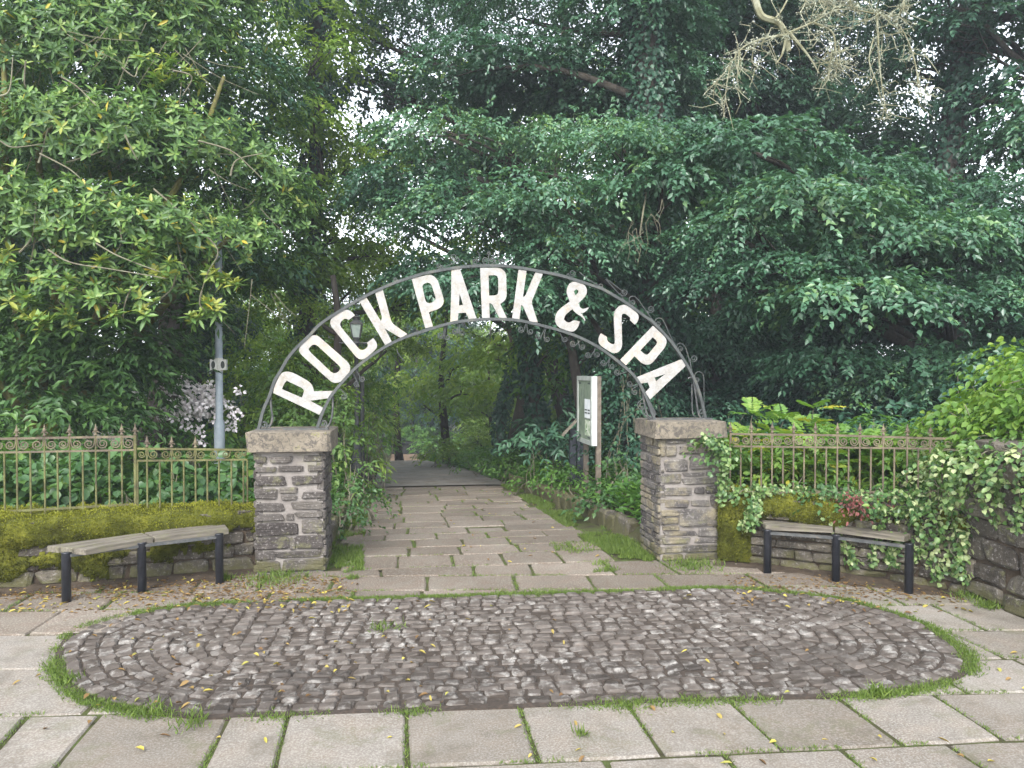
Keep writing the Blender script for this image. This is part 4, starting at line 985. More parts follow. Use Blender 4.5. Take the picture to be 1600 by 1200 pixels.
# ------------------------------------------------------------------ trees
DENS = 4.6
def limb_path(a, b, r, sag=.0, n=6, wob=.06):
    a = np.asarray(a, float); b = np.asarray(b, float); L = np.linalg.norm(b-a); out = []
    off = r.normal(size=3)*wob*L; off2 = r.normal(size=3)*wob*L*.6
    for t in np.linspace(0, 1, n):
        out.append(a+(b-a)*t+off*math.sin(math.pi*t)+off2*math.sin(2*math.pi*t)+Zv*(sag*L*math.sin(math.pi*t)))
    return out
def make_tree(label, foot, top, rad, boughs, leaf, seed, L=.11, W=.05, K=12, sl=.5, dens=1., name='tree', bark='bark_dark', droop=.3, shell=.35, group=None, six=False, tint=(.5, .2), wob=.03, ivy=None, subs=3):
    """foot/top: trunk ends in world; boughs: list of (centre, radii)"""
    r = np.random.default_rng(seed); foot = np.array(foot, float); foot[2] = float(gz(foot[0], foot[1]))-.1; top = np.array(top, float)
    root = empty(name, tuple(foot)); tag(root, label, 'tree', group)
    tp = limb_path(foot, top, r, 0, 12, wob); m = MB(); R = [rad*(1.35 if i == 0 else 1)*(1-.72*i/11)+.02 for i in range(12)]
    m.tube([p-foot for p in tp], R, 10)
    parts = []
    for c, rd in boughs:
        # limb from the trunk at a height a little below the bough
        zt = np.clip((c[2]-.25*np.linalg.norm(c[:2]-foot[:2])-foot[2])/(top[2]-foot[2]), .12, .97); s = tp[int(zt*11)]
        Ld = np.linalg.norm(c-s); r0 = min(rad*.45, .02+.018*Ld)
        lp = limb_path(s, c, r, .04, 7, .05); m.tube([p-foot for p in lp], [r0*(1-.75*i/6)+.006 for i in range(7)], 6)
        for k in range(subs):
            e = c+rd*sph(1, r)[0]*.75; m.tube([p-foot for p in limb_path(lp[4], e, r, .03, 5, .08)], [r0*.3, r0*.25, r0*.2, r0*.14, .005], 5)
        area = rd[0]*rd[1]+rd[0]*rd[2]+rd[1]*rd[2]
        rd = rd*np.array([1, 1, .85]); n = int(dens*area*DENS*16/(sl/.5)**2*(.11/L)**.6)+8
        lv = r.uniform(.75, 1.25); v, t, a = spray_bough(c-foot, rd, n, r, L*lv, W*lv*r.uniform(.9, 1.15), K, sl, droop*r.uniform(.6, 1.5), shell, six, (tint[0]+r.normal(0, .16), tint[1]), -.15); parts.append((v, t, a))
    m.build('trunk', M[bark], root, True)
    leafobj('crown', parts, leaf, root)
    if ivy:                                           # ivy sleeve on the trunk
        h0, h1, n, rr = ivy; t = r.uniform(h0, h1, n); an = r.uniform(0, 6.28, n); idx = np.clip(t*11, 0, 10.99); i0 = idx.astype(int); fr = (idx-i0)[:, None]
        TP = np.array(tp)-foot; Q = TP[i0]*(1-fr)+TP[i0+1]*fr; dirn = np.c_[np.cos(an), np.sin(an), np.zeros(n)]
        Q = Q+dirn*(np.array(R)[i0][:, None]+rr*r.uniform(.1, 1, n)[:, None]); D = dirn*.5+np.array([0, 0, -.8])+r.normal(0, .4, (n, 3))
        leafobj('trunk_ivy', leaf_arrays(Q, D, dirn+r.normal(0, .3, (n, 3)), .1*r.uniform(.7, 1.3, n), .09*r.uniform(.7, 1.2, n), r.normal(.4, .2, n)), 'lf_dark', root)['kind'] = 'stuff'
    return root
B = blob
def T(px, py, d): return AtD(px, py, d)

# A: big central tree, its leafy shelves hang over the arch
make_tree('big dark ivy-clad tree whose leafy boughs hang over the middle of the arch', T(1003, 700, 14.5), T(1030, -420, 14.5), .34,
  [B(700,215,13.5,110,45), B(650,300,14,110,60), B(760,110,14.5,130,55), B(735,345,13,125,60), B(860,325,12.3,130,65), B(800,450,12.8,140,48), B(905,225,13.5,120,50), B(975,235,12,110,45), B(1035,290,11.5,85,60), B(900,400,12.2,110,60), B(870,470,12.6,90,40), B(700,430,13.8,90,45), B(1060,215,12,100,40),
   B(840,140,15.5,130,55), B(960,160,15,110,50), B(1050,130,14.5,90,60), B(930,120,15,130,60), B(820,30,15,140,60), B(1000,40,14,120,60), B(900,-90,14,200,80), B(700,-60,15,180,80), B(1100,-80,14,180,80)],
  'lf_ash', 101, L=.1, W=.056, K=15, sl=.55, dens=1.45, ivy=(.0, .75, 9000, .16))
# B: right-hand tree, boughs drooping over the right wall
make_tree('dense blue green tree with drooping boughs behind the right railing', T(1500, 700, 13.2), T(1560, -420, 13.5), .3,
  [B(1180,240,11.4,120,50), B(1250,330,10.8,130,60), B(1150,370,10.9,90,50), B(1335,290,11.8,120,55), B(1225,425,10.8,105,38), B(1110,440,11.3,60,40), B(1400,380,11,140,55), B(1500,380,11.3,130,60), B(1320,465,10.6,120,42), B(1430,470,10.8,110,40), B(1550,320,11.8,120,55), B(1565,460,10.8,95,50),
   B(1285,565,11.4,85,35), B(1370,600,11.4,75,35), B(1455,560,11.2,95,40), B(1555,570,10.8,90,40), B(1650,400,11,110,110), B(1680,200,12,120,120), B(1640,550,11,90,70)],
  'lf_ash', 102, L=.098, W=.055, K=15, sl=.52, dens=1.5, ivy=(0, 1, 8000, .22))
# C: tree high right with dark limbs, sky behind
make_tree('tall tree in the top right corner with dark spreading limbs against the sky', T(1900, 700, 14.5), T(1860, -500, 14), .35,
  [B(1540,40,13,110,45), B(1460,60,14,80,40), B(1590,120,13,70,40), B(1600,230,13.4,55,70), B(1520,150,13.6,50,20), B(1450,10,14,90,40), B(1560,-60,13,160,60), B(1700,0,13,140,120), B(1420,110,14.5,40,30)],
  'lf_dark', 103, L=.12, W=.055, K=11, sl=.5, dens=.85)
# D: dark mass behind the right boughs
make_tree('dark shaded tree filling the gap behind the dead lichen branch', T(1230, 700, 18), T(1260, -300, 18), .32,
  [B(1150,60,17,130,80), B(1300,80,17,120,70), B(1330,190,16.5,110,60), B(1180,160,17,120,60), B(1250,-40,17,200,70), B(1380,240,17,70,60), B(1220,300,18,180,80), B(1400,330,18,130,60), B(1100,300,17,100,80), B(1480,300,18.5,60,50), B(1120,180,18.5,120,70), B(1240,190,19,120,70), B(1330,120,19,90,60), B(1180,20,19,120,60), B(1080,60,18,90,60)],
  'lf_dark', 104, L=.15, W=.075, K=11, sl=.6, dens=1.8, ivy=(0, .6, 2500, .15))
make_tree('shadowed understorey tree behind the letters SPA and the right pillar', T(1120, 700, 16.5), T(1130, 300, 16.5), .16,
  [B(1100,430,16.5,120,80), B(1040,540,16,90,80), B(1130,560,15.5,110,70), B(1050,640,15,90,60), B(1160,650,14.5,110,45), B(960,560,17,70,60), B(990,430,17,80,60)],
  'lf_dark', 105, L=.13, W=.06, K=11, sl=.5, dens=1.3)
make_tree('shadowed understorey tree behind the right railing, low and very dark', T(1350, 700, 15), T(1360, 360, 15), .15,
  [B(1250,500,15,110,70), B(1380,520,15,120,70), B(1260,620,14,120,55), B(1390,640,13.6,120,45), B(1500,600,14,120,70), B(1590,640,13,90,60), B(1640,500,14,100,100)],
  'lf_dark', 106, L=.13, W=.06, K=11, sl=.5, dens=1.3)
# E: left-centre trees
make_tree('tall tree with a dark crooked limb left of centre against the sky', T(800, 690, 20), T(715, -400, 18), .2,
  [B(620,60,18,90,50), B(560,140,18.5,70,60), B(720,60,18.5,90,60), B(600,230,19,60,40), B(690,150,19,70,40), B(640,-60,18,160,60), B(540,40,18,60,70), B(680,260,20,90,50), B(590,330,20,60,50), B(760,240,20,80,60)],
  'lf_dark', 107, L=.15, W=.075, K=11, sl=.6, dens=1.15, ivy=(.1, .9, 4000, .2))
make_tree('mid green tree between the rhododendron and the arch', T(470, 690, 16), T(470, -380, 16.5), .2,
  [B(500,90,15.2,60,50), B(490,190,15.2,55,45), B(500,300,15.4,60,45), B(450,110,16.5,90,80), B(500,40,16.5,80,50), B(470,230,16,90,70), B(550,260,17,80,70), B(420,330,15.5,80,60), B(520,370,16.5,110,60), B(440,430,15.5,90,50), B(560,440,17,90,50), B(610,400,18,70,40), B(400,180,16,60,80), B(430,-40,16.5,160,70), B(640,470,18,70,40)],
  'lf_bright', 108, wob=.008, tint=(.4, .25), ivy=(.1, 1, 5000, .2), L=.14, W=.065, K=11, sl=.55, dens=1.0)
make_tree('leafy small tree arching over the path below the letters ROCK', T(500, 700, 13.5), T(520, 430, 13.5), .1,
  [B(470,490,14.5,70,45), B(500,555,15.2,50,45), B(430,560,12.8,70,50), B(550,610,16.5,45,40), B(610,540,17.5,60,35), B(470,610,12.5,60,40)],
  'lf_bright', 109, tint=(.4, .25), L=.1, W=.05, K=11, sl=.45, dens=1.1)
make_tree('dark evergreen tree standing close behind the big rhododendron', T(230, 700, 13.6), T(240, -420, 13.8), .26,
  [B(100,60,13.5,150,80), B(260,60,13.5,120,80), B(370,130,13.6,90,90), B(120,220,13.3,150,90), B(290,230,13.4,130,90), B(390,300,13.8,80,70), B(80,370,13.2,140,80), B(250,390,13.3,130,70), B(-60,150,13.2,140,120), B(-60,380,13.2,130,120), B(370,420,13.8,90,60), B(200,-70,13.5,220,70)],
  'lf_dark', 117, L=.15, W=.075, K=11, sl=.6, dens=1.3)
make_tree('mid green tree high behind the middle of the arch', T(905, 700, 22.5), T(850, -150, 22.5), .24,
  [B(720,430,22,80,40), B(820,380,21.5,100,55), B(760,300,22,100,60), B(860,240,22,100,60), B(680,280,22.5,80,50), B(930,330,22,90,60), B(780,190,22.5,100,50), B(560,300,21,70,60), B(700,140,22,80,50), B(900,130,22.5,100,50), B(540,400,21,70,45)],
  'lf_bright', 118, L=.18, W=.09, K=11, sl=.65, dens=.9)
# F: corridor trees seen under the arch
for lab, ft, tp_, bs, lf, sd_, dn in [
  ('bright yellow green tree far down the path under the arch', (625,700,30), (622,430,30), [B(620,560,30,50,40), B(600,610,30,40,35), B(650,590,30,50,35), B(620,500,30,70,40), B(590,650,28,30,30), B(680,540,30,60,40)], 'lf_bright', 111, .9),
  ('feathery green tree in the middle distance right of the path', (700,705,25), (700,480,25), [B(690,600,25,60,35), B(720,570,24,60,30), B(660,630,26,45,30), B(740,620,24,60,35), B(700,650,26,50,30)], 'lf_bright', 112, .9),
  ('slim dark-trunked tree right of the path, third trunk left of the notice board', (787,700,20), (782,470,20), [B(770,560,20,70,35), B(820,540,19,60,35), B(750,530,21,60,30), B(800,610,21,50,30)], 'lf_bright', 113, .8),
  ('ivy-dark trunk tree right of the path, second trunk left of the notice board', (850,720,16.5), (828,430,16.5), [B(830,560,17,60,35), B(880,540,16,70,30), B(860,600,17,50,30)], 'lf_mid', 114, .9),
  ('leaning bare-trunked tree just left of the notice board', (902,720,13.6), (884,470,14), [B(890,520,14.5,60,25), B(940,540,14.5,60,30), B(850,515,15,60,25)], 'lf_ash', 115, .8),
  ('dark evergreen tree closing the far end of the path', (650,705,52), (650,500,52), [B(640,650,52,60,40), B(690,640,52,50,40), B(600,640,52,40,40), B(640,600,52,70,40), B(740,640,52,50,40)], 'lf_dark', 116, 1.),
  ]:
    f_, t_ = T(*ft), T(*tp_)
    make_tree(lab, f_, t_, {115: .13, 114: .17, 113: .12}.get(sd_, .14), bs, lf, sd_, L=.16, W=.08, K=10, sl=.6, dens=dn*.5, ivy=((0, .7, 1500, .1) if sd_ in (114, 113) else None))
# backdrop wood: each a tree, copies of three crowns
protos = []
for k, (lf, lab) in enumerate((('lf_mid', 'a'), ('lf_bright', 'b'), ('lf_dark', 'c'))):
    r = np.random.default_rng(200+k); bs = [(np.array([r.uniform(-2.2, 2.2), 200+r.uniform(-2.2, 2.2), z-3.3]), np.array([1.9, 1.9, 1.25])*r.uniform(.8, 1.2)) for z in np.r_[r.uniform(.6, 3, 7), r.uniform(2.5, 8, 9), r.uniform(6, 12, 9)]]
    protos.append(make_tree('x', (0, 200, 0), (0, 200, 8.5), .2, bs, lf, 210+k, L=.22, W=.12, K=9, sl=.8, dens=.75))
far = [(-9, 22, 2), (-6, 26, 1, .6), (-5.2, 38, 1, .5), (-8, 32, 0), (6.5, 29, 1, .6), (7.5, 25, 2), (11, 23, 2), (6, 40, 1, .5), (9, 34, 1), (12.5, 31, 0), (15, 25, 2), (-1, 62, 2), (2.5, 60, 2), (-12, 27, 1), (-4.5, 48, 1, .7), (5.5, 50, 1, .7), (14, 38, 1), (18, 30, 0), (-13, 19, 2), (10, 44, 1), (-9.5, 42, 0), (-3.5, 56, 1), (-7, 16.5, 0, .55), (-10.5, 15, 2, .6), (-5, 20, 2, .5), (-16, 24, 0), (9, 17.5, 2, .5), (13, 16.5, 2, .45), (17, 17, 0, .5), (22, 26, 1, .5), (-15, 14, 2), (12, 13, 2, .4), (.5, 56, 0), (-3.2, 53, 2), (4, 54, 2), (-7, 50, 0), (8, 52, 1), (3.5, 33, 1, .45), (-4.2, 30, 0, .4)]
wl = ['mid green woodland tree far behind in the wood, one of several alike', 'pale green woodland tree far behind in the wood, one of several alike', 'dark woodland tree far behind in the wood, one of several alike']
used = set()
for i, (x, y, k, *sc_) in enumerate(far):
    p = protos[k]
    if k in used:
        o = p.copy(); COL.objects.link(o)
        for ch in p.children: c = ch.copy(); COL.objects.link(c); c.parent = o
    else: o = p; used.add(k)
    o.location = (x, y, float(gz(x, y))-.1); o.rotation_euler = (0, 0, i*1.3); s = sc_[0] if sc_ else .85+.3*((i*37) % 10)/10; o.scale = (s, s, s*.95)
    tag(o, wl[k], 'tree', ['mid green trees of the far wood', 'pale green trees of the far wood', 'dark trees of the far wood'][k])

# ------------------------------------------------------------------ rhododendron, left
def make_rhodo():
    r = np.random.default_rng(61); foot = T(60, 700, 10.2); foot[2] = float(gz(foot[0], foot[1]))-.05
    root = empty('rhododendron', tuple(foot)); tag(root, 'huge overgrown rhododendron with bare tangled branches filling the upper left', 'shrub')
    bl = [B(60,90,9.6,170,90), B(230,60,10,150,70), B(330,20,10.4,110,60), B(120,220,9.0,170,80), B(260,230,9.3,150,70), B(370,270,9.8,110,60), B(60,350,8.7,150,80), B(200,360,8.8,150,70), B(330,380,9.4,110,60), B(430,330,10,60,45), B(80,450,8.7,130,50), B(230,440,9,110,50), B(-120,100,9.4,170,130), B(-140,330,9,160,130), B(180,-70,10,260,80), B(-60,-60,9.6,200,100)]
    parts = []
    for c, rd in bl:
        n = int((rd[0]*rd[2])*400)
        u = sph(n*3, r); v = norm(-ray(800, 600))                 # skin, densest where light and air reach it
        u = u[(u[:, 1] < .45) & (u[:, 2] > -.6)][:n]; rr = r.uniform(.55, 1.08, len(u))
        P = c+rd*np.array([1, .8, 1])*u*rr[:, None]; A = norm(u*np.array([1, 1, .5])+np.array([0, -.25, .55])+r.normal(0, .35, u.shape))
        parts.append(whorls(P-foot, A, r, 9, .125, .036, .42+.25*(rr.mean()-.8)))
    leafobj('foliage', parts, 'lf_rhodo', root)
    # shaded inner and lower leaves
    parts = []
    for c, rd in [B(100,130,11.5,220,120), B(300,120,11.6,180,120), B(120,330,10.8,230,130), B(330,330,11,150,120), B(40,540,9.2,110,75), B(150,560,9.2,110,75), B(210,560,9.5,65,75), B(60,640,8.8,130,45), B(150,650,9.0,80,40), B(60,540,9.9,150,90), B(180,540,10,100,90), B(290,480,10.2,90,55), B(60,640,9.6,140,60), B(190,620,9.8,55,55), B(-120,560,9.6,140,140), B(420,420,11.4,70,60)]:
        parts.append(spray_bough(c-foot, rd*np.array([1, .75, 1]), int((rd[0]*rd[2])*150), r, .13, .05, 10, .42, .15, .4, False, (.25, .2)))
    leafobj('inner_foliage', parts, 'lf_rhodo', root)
    m = MB()
    stems = [[(60,720,10.2),(70,560,10),(90,420,9.6),(60,250,9.2),(85,195,8.9)], [(60,720,10.2),(30,500,9.8),(10,330,9.2),(8,180,8.8),(5,60,9)], [(70,690,10.2),(150,500,10),(220,380,9.6),(300,250,9.4),(350,120,9.8)], [(70,690,10.2),(200,540,10.2),(310,420,10),(400,330,10)], [(80,700,10.2),(-80,480,9.6),(-150,250,9)]]
    for st in stems: m.tube([p-foot for p in spline([T(*s) for s in st], 6)], list(np.linspace(.075, .022, (len(st)-1)*6+1)), 8)
    m.build('stem', M['bark_mossy'], root, True)
    # bare grey twigs in front
    tw = [[(175,620,8.9),(240,690,8.6)]]
    m = MB()
    pix = [[(60,255),(66,235),(75,200)], [(62,240),(105,262),(125,278)], [(55,310),(60,360),(75,395),(115,440),(130,465),(190,475)], [(30,395),(50,370),(55,330)], [(75,390),(110,410),(170,420),(260,435)], [(195,210),(205,232),(215,250)], [(240,295),(275,325),(300,350),(340,390),(325,425),(315,455)], [(310,220),(360,235),(390,260),(410,280)], [(360,275),(370,250),(410,240)], [(180,330),(190,375),(180,395)], [(205,450),(195,475),(192,500)], [(150,380),(185,400),(250,425)], [(100,255),(170,230),(140,200)], [(0,220),(20,230),(65,225)], [(40,440),(50,400),(55,370)], [(120,450),(90,470),(115,480)], [(315,455),(312,475),(320,485)], [(275,430),(265,455),(230,480)], [(270,110),(300,120),(285,150)], [(95,120),(120,135),(150,165)], [(40,95),(38,130),(45,140)], [(190,105),(210,120),(215,105)], [(0,150),(15,140),(20,90)]]
    for q in pix:
        d0 = r.uniform(8.0, 8.5); m.tube([p-foot for p in spline([T(x, y, d0+.05*i) for i, (x, y) in enumerate(q)], 5)], list(np.linspace(.011, .005, (len(q)-1)*5+1)), 5)
    for k in range(110):
        x, y = r.uniform(0, 430), r.uniform(30, 470)
        if x > 330 and y < 200: continue
        a = r.uniform(.2, 2.6); ln = r.uniform(40, 120); d0 = r.uniform(8.5, 9.4); cv = r.normal(0, 20)
        q = [(x, y), (x+ln*.5*math.cos(a)+cv*.5, y+ln*.5*math.sin(a)), (x+ln*math.cos(a)+cv, y+ln*math.sin(a)-abs(cv)*.4)]
        m.tube([p-foot for p in spline([T(u, v, d0+.1*i) for i, (u, v) in enumerate(q)], 4)], list(np.linspace(.006, .003, 9)), 4)
    m.build('twigs', M['twig'], root)['kind'] = 'stuff'
    # low outer sprigs that hang in front
    Q = [T(u, v, d) for u, v, d in [(50,470,8.1),(65,495,8.1),(35,480,8.2),(95,490,8.2),(105,450,8.2),(200,460,8.2),(215,480,8.2),(190,492,8.2),(230,470,8.3),(320,480,8.5),(300,492,8.5),(335,470,8.5),(345,430,8.6),(330,430,8.6),(360,440,8.6),(150,470,8.2),(105,495,8.2),(60,510,8.1),(250,430,8.4),(270,418,8.4),(220,395,8.3),(160,400,8.2),(10,400,8.2),(5,440,8.2),(240,125,8.9),(265,95,8.9),(255,110,8.9),(290,110,9),(310,120,9),(230,85,8.9)]]
    Q = np.repeat(np.array(Q), 3, 0)+r.normal(0, .05, (90, 3))
    leafobj('hanging_sprigs', whorls(Q-foot, np.array([0, -.35, .8])+r.normal(0, .35, Q.shape), r, 11, .15, .042, .72), 'lf_rhodo', root)
    return root
make_rhodo()

# ------------------------------------------------------------------ dead lichen limb (on the tree at top right)
def make_dead_limb():
    r = np.random.default_rng(71); par = next(o for o in bpy.data.objects if o.get('label', '').startswith('dark shaded tree'))
    off = np.array(par.location); D = 8.6; m = MB(); li = []
    def seg(pts, r0, r1, lich=0, d=D):
        q = spline([T(x, y, d+.02*i) if len((x, y)) == 2 else None for i, (x, y) in enumerate(pts)], 6); m.tube([p-off for p in q], list(np.linspace(r0, r1, len(q))), 6)
        q = np.array(q)
        for k in range(int(lich)): i = r.integers(len(q)); li.append(q[i]+r.normal(0, .035, 3))
        return q
    up = [T(1215, -420, 16.5), T(1175, -300, 13), T(1150, -120, 10.2), T(1165, -40, 9), T(1180, 0, 8.6)]
    m.tube([p-off for p in spline(up, 6)], list(np.linspace(.11, .04, 25)), 8)
    seg([(1180,0),(1190,25),(1215,35),(1228,55),(1232,80)], .04, .03); seg([(1232,50),(1245,65),(1265,90),(1280,115)], .022, .006); seg([(1228,60),(1222,85),(1212,100)], .018, .006)
    seg([(1212,28),(1222,15),(1235,-10)], .012, .008)
    main = [[(1230,55),(1195,60),(1160,75),(1135,110),(1100,148)], [(1230,52),(1270,35),(1310,15),(1360,20),(1400,35),(1425,80),(1440,150)], [(1270,35),(1300,50),(1305,80),(1300,100)], [(1370,20),(1372,60),(1375,110),(1385,180)], [(1330,10),(1320,-30),(1300,-80)], [(1310,15),(1295,5),(1270,-5)], [(1400,35),(1412,0),(1405,-30)]]
    trails = [[(1155,80),(1152,120),(1155,140)], [(1140,105),(1135,135),(1130,185)], [(1300,80),(1295,110),(1292,125)], [(1305,70),(1308,105),(1300,128)], [(1310,70),(1313,100),(1318,112)], [(1365,60),(1358,95),(1370,130),(1378,160),(1388,185)], [(1425,80),(1432,110),(1436,145),(1446,162)], [(1195,60),(1190,75),(1205,85)], [(1180,65),(1175,95),(1185,105)], [(1150,80),(1150,100),(1170,110)], [(1250,20),(1258,5),(1262,-20)], [(1062,-5),(1058,25),(1050,75)]]
    for q in main: seg(q, .014, .005, 110)
    for q in trails[:-1]: seg(q, .008, .003, 22)
    for k in range(330):                               # crooked side twigs
        b = li[r.integers(len(li))]; d = norm(r.normal(size=3)*np.array([1.2, .6, .8])+np.array([0, 0, -.3])); ln = r.uniform(.1, .38)
        q = [b, b+d*ln*.5+r.normal(0, .02, 3), b+d*ln+r.normal(0, .03, 3)]; m.tube([p-off for p in q], [.005, .004, .002], 4)
        for j in range(3): li.append(q[r.integers(3)]+r.normal(0, .01, 3))
    par2 = m.build('dead_limb', M['lichen_twig'], par); par2['label'] = 'bare dead limb crusted with pale lichen'
    P = np.repeat(np.array(li), 3, 0); P = P+r.normal(0, .012, P.shape); n = len(P)
    V, Tt, A = leaf_arrays(P-off, r.normal(size=(n, 3)), r.normal(size=(n, 3)), r.uniform(.012, .03, n), r.uniform(.006, .013, n), r.uniform(0, 1, n))
    o = obj('lichen', mesh_np('lichen', V, Tt, A), M['lichen'], par2); o['kind'] = 'stuff'
    # small dead twigs left of the letters, hanging from the central tree
    par = next(o for o in bpy.data.objects if o.get('label', '').startswith('big dark ivy-clad')); off = np.array(par.location); m = MB()
    for x0, y0 in [(r.uniform(978, 1036), r.uniform(305, 365)) for _ in range(6)]:
        for k in range(2):
            q = [(x0, y0)]; 
            for j in range(4): q.append((q[-1][0]+r.normal(0, 6), q[-1][1]+r.uniform(5, 20)))
            m.tube([p-off for p in [T(x, y, 10.9) for x, y in q]], [.005, .004, .0035, .003, .002], 4)
    m.tube([p-off for p in spline([T(1003, 250, 13.8), T(1010, 290, 12), T(1005, 330, 10.9), T(1000, 365, 10.9)], 5)], .012, 5)
    m.build('dead_twigs', M['twig'], par)
make_dead_limb()

# ------------------------------------------------------------------ shrubs and plants
def make_shrub(label, blobs, leaf, seed, L=.09, W=.05, K=9, sl=.32, dens=1., name='shrub', cat='shrub', droop=.15, six=False, tint=(.5, .22), stem=True, bark='twig', group=None, shell=.4):
    r = np.random.default_rng(seed); c0 = blobs[0][0]; foot = np.array([c0[0], c0[1], float(gz(c0[0], c0[1]))]); root = empty(name, tuple(foot)); tag(root, label, cat, group)
    parts = []; m = MB()
    for c, rd in blobs:
        area = rd[0]*rd[1]+rd[0]*rd[2]+rd[1]*rd[2]; n = int(dens*area*55*(.09/L)**1.2)+10
        v = spray_bough(c-foot, rd, n, r, L, W, K, sl, droop, shell, six, tint)
        parts.append(v)
        for k in range(4):
            e = c+rd*sph(1, r)[0]*.6; g = np.array([c[0]+r.normal(0, .12), c[1]+r.normal(0, .12), 0]); g[2] = float(gz(g[0], g[1]))-.03
            m.tube([p-foot for p in limb_path(g, e, r, 0, 5, .07)], [.014, .011, .009, .006, .003], 5)
    if stem: m.build('stems', M[bark], root)['kind'] = 'stuff'
    leafobj('foliage', parts, leaf, root); return root
# bed behind the left railing
for i, (lab, bl) in enumerate([('broad-leaved plant behind the taller railing, at the left edge', [B(-60,760,6.9,60,55,.3), B(20,755,7.1,60,60,.35)]), ('broad-leaved plant behind the taller railing, above left end of bench', [B(95,765,7.2,55,50,.35), B(90,715,7.6,50,35,.35)]),
    ('broad-leaved plant behind the step in the left railing', [B(185,745,7.3,55,60,.35), B(215,780,7.1,45,30,.25)]), ('broad-leaved plant behind the lower railing panel', [B(280,755,7.4,55,50,.35), B(265,790,7.1,45,22,.2)]), ('broad-leaved plant by the left pillar behind the railing', [B(360,765,7.5,45,50,.35), B(375,720,7.9,30,35,.3)])]):
    make_shrub(lab, bl, 'lf_broad', 300+i, L=.1, W=.085, K=7, sl=.28, dens=1.5, name='leafy_plant', cat='plant', six=True, group='broad-leaved plants behind the left railing')
for i, (lab, bl, lf, kw) in enumerate([
  ('bright leafy shrub just right of the grey pole', [B(400,590,12.5,60,50), B(430,650,11.6,60,45), B(385,660,11.4,50,40)], 'lf_bright', {}),
  ('bright leafy shrub behind the left pillar, below letter R', [B(470,600,12,50,55), B(465,660,11,55,40), B(500,640,11.5,40,45)], 'lf_fern', {}),
  ('green elder shrub overhanging the path edge right of left pillar', [B(522,690,10.4,38,45), B(505,640,11,45,45), B(540,745,9.8,40,38)], 'lf_fern', {}),
  ('dark low shrub with pale flowers beside the path at the left pillar', [B(545,775,8.9,40,32), B(530,810,8.4,28,25), B(565,760,9.6,28,25)], 'lf_broad', dict(L=.06, W=.04)),
  ('tall grassy shrub left of the path in the middle distance', [B(585,680,14.5,26,28), B(580,650,16,28,35), B(572,715,12.5,24,26)], 'lf_bright', dict(L=.14, W=.025)),
  ('soft green shrub left of the path near the lantern post', [B(560,620,17,35,40), B(590,600,21,30,35), B(575,650,19,30,30)], 'lf_mid', {}),
  ('glossy dark laurel right of the path behind the tilted panel', [B(855,665,13.5,50,32), B(840,695,13,45,25), B(880,690,13.2,40,28)], 'lf_dark', dict(L=.16, W=.055, six=True, tint=(.75, .25))),
  ('dark shrub behind the notice board', [B(975,620,11.6,45,60), B(960,700,11,45,45), B(985,560,12.5,50,45)], 'lf_dark', {}),
  ('leafy weeds at the foot of the notice board', [B(965,765,9.4,40,28), B(985,730,9.8,30,30), B(930,780,9.6,25,15)], 'lf_broad', dict(L=.07, W=.05)),
  ('low weeds along the right kerb before the tilted panel', [B(870,735,12,35,18), B(840,745,13,35,16), B(905,755,11,25,18)], 'lf_mid', dict(L=.07, W=.045)),
  ('bank of weeds right of the far path', [B(790,725,15.5,38,20), B(750,715,18,35,16), B(815,715,16,40,25)], 'lf_mid', dict(L=.09, W=.05)),
  ('bright yellow green bush by the bend of the far path', [B(688,692,24,16,10), B(680,708,22,26,12), B(705,706,22,22,12)], 'lf_bright', dict(L=.13, W=.07)),
  ('dark bush at the far left bend of the path', [B(600,690,26,16,22), B(592,670,28,20,25)], 'lf_mid', dict(L=.13, W=.07)),
  ('dense green bush right of the far wall at the path end', [B(668,700,44,26,16), B(700,690,45,26,18), B(655,680,48,30,20)], 'lf_mid', dict(L=.2, W=.1)),
  ('dense green bush left of the far wall at the path end', [B(585,700,44,22,16), B(570,680,45,22,20), B(610,672,49,30,18)], 'lf_mid', dict(L=.2, W=.1)),
  ('dark shrub under the trees between sign and right pillar', [B(1000,700,12.5,50,45), B(1030,620,13,40,50)], 'lf_dark', {}),
  ('dark undergrowth shrub in the shade behind right railing, left end', [B(1150,660,11.5,60,45), B(1230,690,11,70,40)], 'lf_dark', {}),
  ('dark undergrowth shrub in the shade behind right railing, right end', [B(1330,680,10.6,70,45), B(1430,670,10,70,50), B(1500,620,10,60,60)], 'lf_dark', dict(L=.12, W=.08)),
  ]):
    k = dict(L=.1, W=.05, dens=1.1); k.update(kw); make_shrub(lab, bl, lf, 320+i, **k)
def flowering():
    root = make_shrub('white flowering rhododendron behind the lower left railing', [B(300,655,11.0,55,35), B(330,690,10.8,50,30), B(265,675,11.0,35,30)], 'lf_mid', 350, L=.1, W=.04, dens=1.)
    r = np.random.default_rng(351); off = np.array(root.location); P = []
    for k in range(75):
        x, y = r.normal(308, 30), r.normal(632, 20); P.append(T(x, y, 10.45+r.uniform(-.2, .3)))
    for x, y in [(365, 640), (372, 650), (358, 632), (362, 655)]: P.append(T(x, y, 10.4))
    P = np.repeat(np.array(P), 16, 0); n = len(P); u = sph(n, r); P = P+u*.045
    o = leafobj('blossom', leaf_arrays(P-off, u+r.normal(0, .6, (n, 3)), r.normal(size=(n, 3)), .05*r.uniform(.7, 1.2, n), .045, r.uniform(0, 1, n), True), 'lf_mid', root)
    o.data.materials.clear(); o.data.materials.append(M['flower_white']); o['label'] = 'white blossom clusters'; o['kind'] = 'stuff'
flowering()
